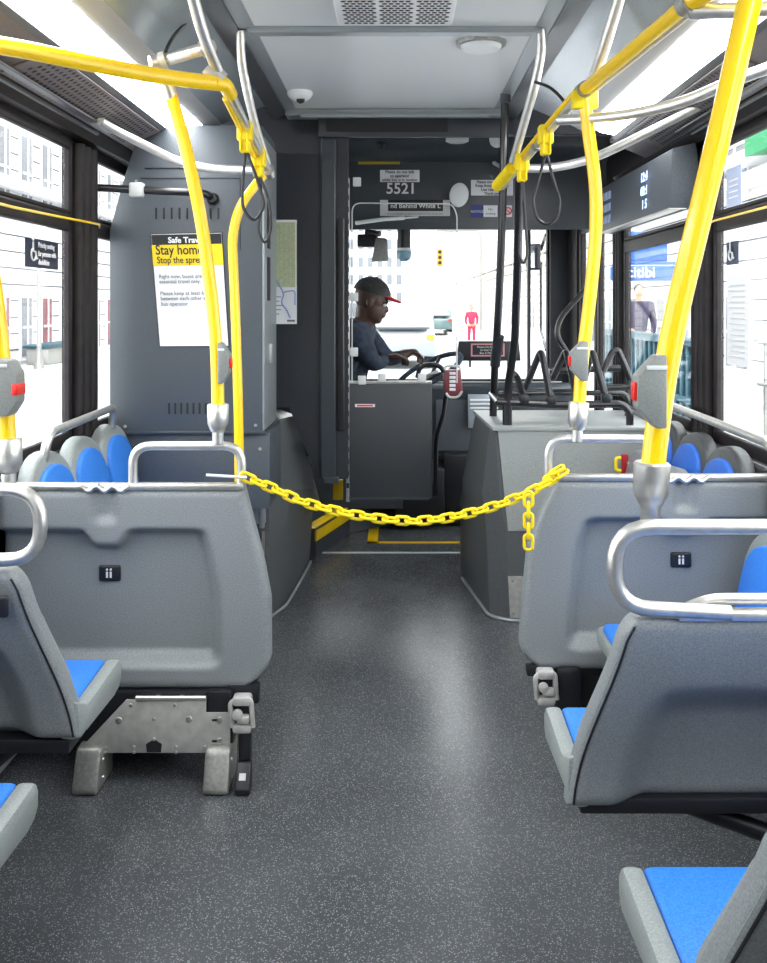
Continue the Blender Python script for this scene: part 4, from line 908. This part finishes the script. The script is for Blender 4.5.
# ------------------------------------------------------------------ right display, stickers
t = thing('passenger_display', 'long black passenger display box with blue digits above the right window', 'display', (1.16, 4.6, 1.9))
b = NB(); prism(b, [(x, 3.95, z) for x, z in ((1.13, 1.90), (1.14, 2.145), (1.24, 2.17), (1.27, 1.93), (1.2, 1.89))], (0, 1.35, 0), .008); obj('housing', b, CAB, t)
b = NB(); box(b, (1.126, 3.95, 1.893), (1.2, 5.3, 1.90), .002); obj('bottom_edge', b, STEEL, t)
for k, r_ in enumerate(('12:4', '03:1', ' 1 5')): text('digits', r_, (1.125, 4.40, 2.06-.062*k), .058, LCDT, t, right=(0, -1, 0), up=(.03, 0, 1), align='LEFT', bold=.001, sx=1.2)
dimd = mat('dim_display_segments', (.10, .13, .2), .4, emit=(.3, .4, .6), estr=.25)
for k in range(3):
    b = NB()
    for q in range(3): box(b, (1.122, 5.02+q*.06, 1.935+.062*k), (1.13, 5.06+q*.06, 1.975+.062*k), .002)
    obj('dim_segments', b, dimd, t)
def wsticker(name, sg, ya, yb, z0, z1, m, label, cat='sticker'):
    t = thing(name, label, cat, (sg*1.29, (ya+yb)/2, z0)); x = sg*1.298
    b = NB(); box(b, (min(x, x+sg*.002), ya, z0), (max(x, x+sg*.002), yb, z1)); obj('sheet', b, m, t, False); return t
t = wsticker('accessibility_sticker', -1, 3.37, 3.70, 1.635, 1.74, NAVY, 'navy priority seating sticker with wheelchair symbol on the left window')
def wheelchair(t, o, s, m, rt):
    rt = Vector(rt); b = NB(); o = Vector(o)
    A = lambda u, v: o+rt*u*s+Vector((0, 0, v*s))
    tube(b, [A(.3*math.cos(a), .3*math.sin(a)-.1) for a in [2.2+k*.42 for k in range(11)]], .045*s, 0, 6)
    tube(b, [A(-.08, .5), A(-.05, .05), A(.25, .02), A(.38, -.32), A(.48, -.28)], .05*s, 0, 6); lathe(b, A(-.08, .62), [(.09*s, -.002), (.09*s, .002)], (1, 0, 0), 10)
    obj('wheelchair_symbol', b, m, t)
wheelchair(t, (-1.293, 3.435, 1.69), .075, WHITE, (0, 1, 0))
for k, l in enumerate(('Priority seating', 'for persons with', 'disabilities')): text('lettering', l, (-1.2955, 3.487, 1.71-.031*k), .027, PAPER, t, right=(0, 1, 0), bold=.0006)
t = wsticker('accessibility_sticker', 1, 3.63, 3.76, 1.655, 1.745, NAVY, 'small navy wheelchair sticker on the right window')
wheelchair(t, (1.293, 3.70, 1.70), .07, WHITE, (0, -1, 0))
t = wsticker('service_notice', 1, 3.52, 3.755, 1.27, 1.61, PAPER, 'white printed service notice taped inside the right window', 'notice')
b = NB()
for k in range(14): box(b, (1.2960, 3.56, 1.30+k*.021), (1.2970, 3.73-(k % 3)*.02, 1.304+k*.021))
obj('print_lines', b, OFFW, t, False)
t = wsticker('window_notice', 1, 3.60, 3.76, 1.88, 2.03, mat('lilac_sheet', (.45, .52, .70), .6), 'pale blue printed sheet on the upper right window', 'notice')
b = NB()
for k in range(4): box(b, (1.2960, 3.63, 1.91+k*.022), (1.2970, 3.73, 1.916+k*.022))
obj('print_lines', b, PAPER, t, False)
# ------------------------------------------------------------------ people
def skin_mesh(nodes, edges, sub=2):
    me = bpy.data.meshes.new('sk'); me.from_pydata([Vector(n[0]) for n in nodes], edges, []); o = bpy.data.objects.new('sk', me); C.objects.link(o)
    md = o.modifiers.new('s', 'SKIN'); md.use_smooth_shade = True
    for v, n in zip(me.skin_vertices[0].data, nodes):
        r = n[1]; v.radius = (r, r) if not isinstance(r, tuple) else r
    me.skin_vertices[0].data[0].use_root = True
    sb = o.modifiers.new('b', 'SUBSURF'); sb.levels = sub; sb.render_levels = sub
    dg = bpy.context.evaluated_depsgraph_get(); m2 = bpy.data.meshes.new_from_object(o.evaluated_get(dg)); bpy.data.objects.remove(o)
    b = bmesh.new(); b.from_mesh(m2); return b
def ball(b, c, s, rot=None):
    q = bmesh.new(); bmesh.ops.create_uvsphere(q, u_segments=24, v_segments=16, radius=1)
    q.transform(Matrix.Translation(Vector(c)) @ (rot or Matrix.Identity(4)) @ Matrix.Diagonal((*s, 1))); merge(b, q)
def remesh(b, vox=.008, sm=2):
    me = bpy.data.meshes.new('r'); b.to_mesh(me); b.free(); o = bpy.data.objects.new('r', me); C.objects.link(o)
    md = o.modifiers.new('r', 'REMESH'); md.mode = 'VOXEL'; md.voxel_size = vox
    s_ = o.modifiers.new('s', 'SMOOTH'); s_.iterations = sm
    dg = bpy.context.evaluated_depsgraph_get(); m2 = bpy.data.meshes.new_from_object(o.evaluated_get(dg)); bpy.data.objects.remove(o)
    b = bmesh.new(); b.from_mesh(m2); return b
# driver: seated, turned to the right, looking down over the wheel
hd = P(371.5, 301.5, 5.45)          # head centre
t = thing('person', 'bus driver in dark cap with red brim leaning forward behind the clear panel', 'person', (-.32, 5.55, .78))
hip = Vector((-.40, 5.58, .86)); chest = Vector((-.26, 5.52, 1.235)); neck = Vector((-.185, 5.47, 1.395))
shN, shF = chest+Vector((.04, -.17, .11)), chest+Vector((.06, .20, .11))
elN, elF = Vector((-.12, 5.38, 1.16)), Vector((-.04, 5.74, 1.17)); haN, haF = Vector((.0, 5.54, 1.20)), Vector((.10, 5.84, 1.215))
b = skin_mesh([(hip, .15), (chest, .14), (neck, .062), (hd+Vector((-.015, 0, -.06)), .058), (shN, .07), (elN, .047), (haN+Vector((-.05, -.04, -.01)), .03), (shF, .07), (elF, .047), (haF, .03),
               (hip+Vector((.14, -.02, .0)), .09), (Vector((-.12, 5.84, .82)), .06), (Vector((-.12, 6.30, .56)), .04), (hip+Vector((.2, .14, .0)), .09), (Vector((.02, 5.92, .82)), .06), (Vector((.02, 6.34, .56)), .04)],
              [(0, 1), (1, 2), (2, 3), (1, 4), (4, 5), (5, 6), (1, 7), (7, 8), (8, 9), (0, 10), (10, 11), (11, 12), (0, 13), (13, 14), (14, 15)], 1)
tube(b, [chest+Vector((.02, 0, .02)), neck+Vector((.01, 0, 0)), hd+Vector((-.03, 0, -.03))], .058, 0, 14, rads=[.075, .06, .056])
R = Matrix.Rotation(.28, 4, 'Y')
def hl_(x, y, z): return hd+(R.to_3x3() @ Vector((x, y, z)))
ball(b, hl_(-.01, 0, .03), (.098, .078, .092), R); ball(b, hl_(.02, 0, -.035), (.07, .06, .085), R); ball(b, hl_(.055, 0, -.09), (.032, .035, .025), R)
ball(b, hl_(.092, 0, -.02), (.018, .015, .022), R @ Matrix.Rotation(-.4, 4, 'Y')); ball(b, hl_(.087, 0, -.058), (.014, .024, .014), R); ball(b, hl_(.08, 0, .02), (.016, .055, .012), R)
for s_ in (-1, 1): ball(b, hl_(-.005, s_*.077, -.01), (.018, .01, .03), R)
for hv, fd in ((haN, Vector((.8, .4, -.1))), (haF, Vector((.6, .3, -.3)))):
    ball(b, hv, (.045, .038, .02)); fd = fd.normalized(); sd = Vector((0, 0, 1)).cross(fd).normalized()
    for k in range(4):
        p = hv+sd*(-.027+.018*k)+fd*.03; L_ = (.06, .072, .068, .05)[k]
        tube(b, [p, p+fd*L_*.5, p+fd*L_*.75+Vector((0, 0, -.02)), p+fd*L_*.6+Vector((0, 0, -.045))], .0088, .01, 8)
    p = hv-sd*.035; tube(b, [p, p+fd*.03-sd*.015, p+fd*.05-sd*.005+Vector((0, 0, -.02))], .0105, .01, 8)
obj('body', remesh(b, .0075, 3), SKIN, t)
b = NB()
for s_ in (-1, 1): ball(b, hl_(.078, s_*.03, .0), (.012, .012, .009))
obj('eyes', b, WHITE, t)
b = skin_mesh([(hip+Vector((0, 0, -.02)), .175), (hip.lerp(chest, .5), .165), (chest, .15), (neck+Vector((0, 0, -.015)), .085), (shN, .09), (elN, .054), (haN+Vector((-.05, -.05, -.01)), .036), (shF, .09), (elF, .054), (haF+Vector((-.05, -.05, -.02)), .036)],
              [(0, 1), (1, 2), (2, 3), (2, 4), (4, 5), (5, 6), (2, 7), (7, 8), (8, 9)], 2); obj('jacket', b, JACK, t)
b = skin_mesh([(hip+Vector((0, 0, -.02)), .17), (hip+Vector((.14, -.02, .0)), .105), (Vector((-.12, 5.84, .82)), .075), (Vector((-.12, 6.28, .57)), .055), (hip+Vector((.2, .14, .0)), .105), (Vector((.02, 5.92, .82)), .075), (Vector((.02, 6.32, .57)), .055)],
              [(0, 1), (1, 2), (2, 3), (0, 4), (4, 5), (5, 6)], 2); obj('trousers', b, TROU, t)
b = NB()
b.free()
for xx in (-.12, .02): b = NB(); box(b, (xx-.05, 6.24, .462), (xx+.05, 6.50, .55), .03, seg=3); obj('shoe', b, BLKP, t)
b = NB(); q = bmesh.new(); bmesh.ops.create_uvsphere(q, u_segments=24, v_segments=16, radius=1)
bmesh.ops.delete(q, geom=[v for v in q.verts if v.co.z < -.12], context='VERTS'); bmesh.ops.solidify(q, geom=q.faces[:], thickness=.03)
q.transform(Matrix.Translation(hl_(-.012, 0, .045)) @ R @ Matrix.Diagonal((.108, .09, .095, 1))); merge(b, q); ball(b, hl_(-.012, 0, .138), (.01, .01, .006)); cap = obj('cap', b, CAPM, t)
b = NB(); ball(b, hl_(.10, 0, .045), (.068, .062, .011), R @ Matrix.Rotation(.1, 4, 'Y')); obj('cap_brim', b, REDC, cap)
# standing pedestrians
def pedestrian(x, y, z0, H, top, legs, skinm, label, face=-1):
    t = thing('person', label, 'person', (x, y, z0)); s_ = H/1.75; o = Vector((x, y, z0))
    V = lambda a, b_, c_: o+Vector((a, b_, c_))*s_
    b = skin_mesh([(V(0, 0, .95), .12*s_), (V(0, 0, 1.3), .12*s_), (V(0, 0, 1.48), .055*s_), (V(0, 0, 1.6), .06*s_), (V(-.19, 0, 1.38), .055*s_), (V(-.24, .02, 1.08), .042*s_), (V(-.2, -.1, .86), .028*s_), (V(.19, 0, 1.38), .055*s_), (V(.24, .02, 1.08), .042*s_), (V(.2, -.1, .86), .028*s_),
                   (V(-.1, 0, .88), .085*s_), (V(-.11, 0, .48), .06*s_), (V(-.11, .03, .06), .04*s_), (V(.1, 0, .88), .085*s_), (V(.11, 0, .48), .06*s_), (V(.11, .03, .06), .04*s_)],
                  [(0, 1), (1, 2), (2, 3), (1, 4), (4, 5), (5, 6), (1, 7), (7, 8), (8, 9), (0, 10), (10, 11), (11, 12), (0, 13), (13, 14), (14, 15)], 1)
    ball(b, V(0, -.005, 1.63), (.078*s_, .092*s_, .115*s_)); ball(b, V(face*.03, -.095, 1.62), (.014*s_, .02*s_, .022*s_))
    for hx in (-.2, .2):
        for k in range(4): tube(b, [V(hx-.03+.02*k, -.11, .85), V(hx-.03+.02*k, -.13, .78)], .01*s_, 0, 6)
        tube(b, [V(hx*.8, -.11, .87), V(hx*.75, -.15, .82)], .011*s_, 0, 6)
    obj('body', remesh(b, .014, 2), skinm, t)
    b = skin_mesh([(V(0, 0, .86), .165*s_), (V(0, 0, 1.12), .15*s_), (V(0, 0, 1.34), .15*s_), (V(0, 0, 1.46), .075*s_), (V(-.2, 0, 1.38), .08*s_), (V(-.26, .02, 1.08), .062*s_), (V(-.22, -.09, .90), .045*s_), (V(.2, 0, 1.38), .08*s_), (V(.26, .02, 1.08), .062*s_), (V(.22, -.09, .90), .045*s_)],
                  [(0, 1), (1, 2), (2, 3), (2, 4), (4, 5), (5, 6), (2, 7), (7, 8), (8, 9)], 2); obj('jacket', b, top, t)
    b = skin_mesh([(V(0, 0, .9), .14*s_), (V(-.1, 0, .8), .1*s_), (V(-.11, 0, .48), .075*s_), (V(-.11, .03, .1), .06*s_), (V(.1, 0, .8), .1*s_), (V(.11, 0, .48), .075*s_), (V(.11, .03, .1), .06*s_)], [(0, 1), (1, 2), (2, 3), (0, 4), (4, 5), (5, 6)], 2); obj('trousers', b, legs, t)
    for hx in (-.11, .11): b = NB(); box(b, V(hx-.05, -.2, 0), V(hx+.05, .09, .09), .03); obj('shoe', b, BLKP, t)
    b = NB(); ball(b, V(0, .02, 1.665), (.085*s_, .095*s_, .095*s_)); obj('hair', b, CAPM, t)
SW = -.05
pedestrian(4.32, 17.0, SW+.12, 1.80, COAT, TROU, SKINL, 'man in dark plum jacket standing outside behind the teal hoarding')
pedestrian(3.35, 42, SW-.2, 1.75, REDJ, REDJ, SKINL, 'distant pedestrian in a bright pink red coat ahead of the bus')
# ------------------------------------------------------------------ the street
ST = -.25
b = NB(); box(b, (-60, -30, ST-.1), (60, 200, ST)); struct('ground', b, ROAD)
b = NB(); box(b, (3.0, -20, ST), (9.0, 160, SW), .0); box(b, (-10.0, -20, ST), (-8.0, 160, SW-.05)); struct('sidewalk', b, WALK)
def facade(label, x, y0, y1, z1, sg, m, cols, rows, wcol=WGL, zg=ST, bands=.45, pick=None, shop=None):
    # a building whose street face is the plane X = x, seen from inside the street
    t = thing('building', label, 'building', (x+sg*3, (y0+y1)/2, zg))
    b = NB(); box(b, (min(x, x+sg*8), y0, zg), (max(x, x+sg*8), y1, z1)); obj('wall', b, m, t, False)
    b = NB(); z = zg+.5
    while z < z1-.5 and z < 16:
        box(b, (min(x, x-sg*.02), y0, z), (max(x, x-sg*.02), y1, z+.035)); z += bands
    obj('stone_courses', b, JOINT, t, False)
    b = NB()
    for z in (4.1, 4.6, z1): box(b, (min(x, x-sg*.45), y0, z), (max(x, x-sg*.45), y1, z+.28), .03)
    obj('cornice', b, m, t, False)
    w = (y1-y0)/cols
    for r in range(rows):
        for c in range(cols):
            yc = y0+w*(c+.5); zz = zg+1.0+r*3.4+(.0 if r else -.7); hh = 2.1 if r else 1.65; ww = min(1.3, w*.42)
            if zz+hh > z1-.4: continue
            xx = sorted((x-sg*.06, x+sg*.05))
            b = NB(); box(b, (xx[0], yc-ww/2-.12, zz-.12), (xx[1], yc+ww/2+.12, zz+hh+.15)); f = obj('window_surround', b, BUILD, t, False)
            b = NB(); xx = sorted((x-sg*.09, x-sg*.055)); box(b, (xx[0], yc-ww/2, zz), (xx[1], yc+ww/2, zz+hh)); obj('glass', b, shop if (shop and r == 0 and c % 2 == 0) else wcol, f, False)
            b = NB(); xx = sorted((x-sg*.12, x-sg*.085)); box(b, (xx[0], yc-.03, zz), (xx[1], yc+.03, zz+hh)); box(b, (xx[0], yc-ww/2, zz+hh*.5-.03), (xx[1], yc+ww/2, zz+hh*.5+.03)); obj('glazing_bar', b, BUILD, f, False)
    return t
WPALE = mat('pale_glass', (.14, .15, .17), .3)
facade('pale banded stone building across the street on the left', -10.5, 12, 44, 15, -1, BUILD, 20, 3, WPALE, shop=SHOPR)
facade('cream stone building further ahead on the left of the street', -11.5, 47, 110, 20, -1, BUILD2, 14, 4, WPALE)
facade('stone office building ahead on the right with rows of windows', 9.0, 48, 175, 28, 1, BUILD2, 22, 6, WGL)
facade('white building beside the right pavement behind the hoarding', 8.0, 4, 44, 12, 1, BUILD, 12, 3, WPALE)
t = thing('building', 'distant pale tower closing the end of the street', 'building', (0, 190, ST))
b = NB(); box(b, (-14, 190, ST), (3, 200, 40)); obj('wall', b, BUILD, t, False)
b = NB(); 
for k in range(10):
    for j in range(8): box(b, (-13+j*1.9, 189.9, 2+k*3.5), (-12+j*1.9, 190, 4+k*3.5))
obj('windows', b, WPALE, t, False)
# hoarding, kiosk sign, awning, railings on the right
t = thing('hoarding', 'teal ribbed construction hoarding beyond the right window', 'fence', (3.6, 14, SW))
b = NB(); box(b, (3.45, 10.7, SW), (3.50, 16.2, 1.08)); obj('panel', b, TEAL, t, False)
b = NB()
for k in range(23): box(b, (3.41, 10.7+k*.24, SW), (3.45, 10.78+k*.24, 1.08), .01)
box(b, (3.38, 10.7, 1.02), (3.52, 16.2, 1.12), .01); box(b, (3.39, 10.7, .35), (3.45, 16.2, .42), .01); obj('ribs', b, TEAL, t)
t = thing('kiosk_sign', 'blue curved kiosk sign with white lettering above the standing man', 'sign', (4.5, 17.6, SW))
b = NB(); box(b, (3.95, 17.5, 1.94), (5.15, 17.7, 2.22), .05, seg=3); obj('sign_board', b, SIGNB, t)
b = NB(); box(b, (4.1, 17.55, 2.24), (5.3, 17.75, 2.30), .02); box(b, (4.1, 17.6, 2.30), (5.0, 17.7, 2.85), .02); obj('upper_board', b, SIGNB, t)
text('lettering', 'citibi', (4.22, 17.48, 2.01), .27, WHITE, t, bold=.004)
b = NB()
box(b, (3.9, 16.7, SW), (5.2, 17.7, SW+.12), .01)
for x in (3.98, 5.1): box(b, (x, 17.55, SW), (x+.08, 17.65, 2.0), .01)
box(b, (4.0, 17.56, 1.1), (5.15, 17.60, 1.2)); obj('posts', b, WHITE, t)
b = NB(); prism(b, [(7.1, 11.0, 5.3), (7.95, 11.0, 6.1), (7.95, 11.0, 4.6), (7.1, 11.0, 4.5)], (0, 8.5, 0)); single('awning', b, GREEN, 'bright green shop awning high beyond the upper right window', 'awning')
t = thing('street_railing', 'pale metal tube railing beyond the right window', 'railing', (4.2, 10, SW))
b = NB()
for z in (1.05, .55): tube(b, [(4.4, 8.5, z), (4.4, 11.6, z)], .03)
for k in range(5): tube(b, [(4.4, 8.6+k*.7, SW), (4.4, 8.6+k*.7, 1.05)], .025)
obj('rail_tubes', b, CAST, t)
t = thing('news_box', 'yellow street box behind the pale railing', 'box', (5.2, 12.6, SW))
b = NB(); box(b, (5.0, 12.3, SW+.1), (5.5, 12.8, 1.0), .03); obj('body', b, PYEL, t)
b = NB(); box(b, (5.05, 12.28, .6), (5.45, 12.3, .9), .01); obj('window', b, WGL, t)
b = NB(); 
for x in (5.05, 5.4): box(b, (x, 12.35, SW), (x+.06, 12.75, SW+.12))
obj('legs', b, CAST, t)
# cars and vans ahead
def car(x, y, label, paint, van=False, L=4.6, W=1.8):
    t = thing('van' if van else 'car', label, 'van' if van else 'car', (x, y, ST)); z0 = ST
    pr = [(0, .35), (0, .85), (.1, 1.0), (.9, 1.95) if van else (.75, 1.05), (1.2, 2.1) if van else (1.35, 1.48), (L-.2, 2.1) if van else (3.2, 1.48), (L, 1.9) if van else (4.1, 1.0), (L, .9), (L, .35)]
    b = NB(); prism(b, [(x-W/2, y+L-a, z0+c_) for a, c_ in pr], (W, 0, 0), .06); obj('body', b, paint, t)
    b = NB()
    if van: box(b, (x-W*.4, y-.02, z0+1.2), (x+W*.4, y+.02, z0+1.85), .02)
    else: prism(b, [(x-W*.42, y+.42, z0+1.08), (x+W*.42, y+.42, z0+1.08), (x+W*.36, y+1.28, z0+1.44), (x-W*.36, y+1.28, z0+1.44)], (0, -.04, .06))
    for s_ in (-1, 1): box(b, (x+s_*W/2-.01, y+1.2, z0+1.05), (x+s_*W/2+.01, y+3.2, z0+(1.85 if van else 1.40)))
    obj('windows', b, WPALE, t)
    for s_ in (-1, 1):
        for yy in (.85, L-.9):
            b = NB(); lathe(b, (x+s_*(W/2-.2), y+yy, z0+.33), [(.33, 0), (.33, .2), (.2, .21), (0, .21)], (s_, 0, 0), 20); obj('wheel', b, TYRE, t)
        b = NB(); box(b, (x+s_*W*.42-.1, y-.02, z0+.8), (x+s_*W*.42+.1, y+.03, z0+.95), .01); obj('tail_light', b, RED if paint is CARD else ORNG, t)
car(.2, 26, 'pale car on the road straight ahead of the windshield', CARP)
car(-1.6, 46, 'white van farther up the road, left of centre', CARP, True, 5.2, 2.0)
car(2.4, 55, 'teal parked car farther up the road by the right kerb', CARD)
t = thing('traffic_light', 'distant traffic light with orange housing above the road', 'traffic light', (2.6, 58, ST))
b = NB(); tube(b, [(5.2, 58, ST), (5.2, 58, 6.0), (2.5, 58, 6.0)], .09, .4); obj('mast', b, CAST, t)
b = NB(); box(b, (2.5, 57.8, 3.8), (2.9, 58.1, 4.9), .05); obj('signal_head', b, ORNG, t)
b = NB()
for k in range(3): lathe(b, (2.7, 57.8, 4.05+.32*k), [(.12, 0), (.11, .02)], (0, -1, 0), 12)
obj('lenses', b, TYRE, t)
t = thing('street_lamp', 'dark street lamp post outside the left window', 'lamp', (-8.9, 24.0, ST))
b = NB(); lathe(b, (-8.9, 24.0, ST), [(.16, 0), (.12, .3), (.06, .6), (.05, 3.0)]); obj('post', b, CAST, t)
b = NB(); lathe(b, (-8.9, 24.0, ST+3.0), [(.1, 0), (.22, .15), (.25, .6), (.1, .75), (.02, .95)]); obj('lantern', b, OFFW, t)
t = thing('street_bench', 'grey street planter bench in front of the left building', 'bench', (-9.4, 27, ST))
b = NB(); box(b, (-9.8, 25.5, SW-.05), (-9.2, 28.8, .35), .04); obj('base', b, CAST, t)
b = NB(); box(b, (-9.85, 25.4, .35), (-9.15, 28.9, .45), .02); obj('top', b, TEAL, t)
b = NB(); box(b, (3.0, 30.0, 4.6), (3.1, 31.2, 9.5), .01)
for z in (4.7, 9.4): tube(b, [(3.05, 30.6, z), (9.0, 31, z)], .03)
single('banner', b, SIGY, 'pale yellow street banner hanging on the right side of the street ahead', 'banner')
# ------------------------------------------------------------------ light, camera
w = bpy.data.worlds.new('World'); bpy.context.scene.world = w; w.use_nodes = True
bg = w.node_tree.nodes['Background']; bg.inputs['Color'].default_value = (.975, .985, 1, 1); bg.inputs['Strength'].default_value = 4.4
cam = bpy.data.cameras.new('camera'); co = bpy.data.objects.new('camera', cam); C.objects.link(co)
co.location = (0, 0, 1.5); co.rotation_euler = (PI/2, 0, 0)
cam.sensor_fit = 'AUTO'; cam.sensor_width = 36; cam.lens = F*36/963
cam.shift_x = -11.5/963; cam.shift_y = -176.5/963; cam.clip_start = .05; cam.clip_end = 400
sc = bpy.context.scene; sc.camera = co
sc.view_settings.view_transform = 'Standard'; sc.view_settings.look = 'None'; sc.view_settings.gamma = 1; sc.view_settings.use_curve_mapping = False
sc.view_settings.exposure = .74
sc.cycles.max_bounces = 8; sc.cycles.transparent_max_bounces = 12
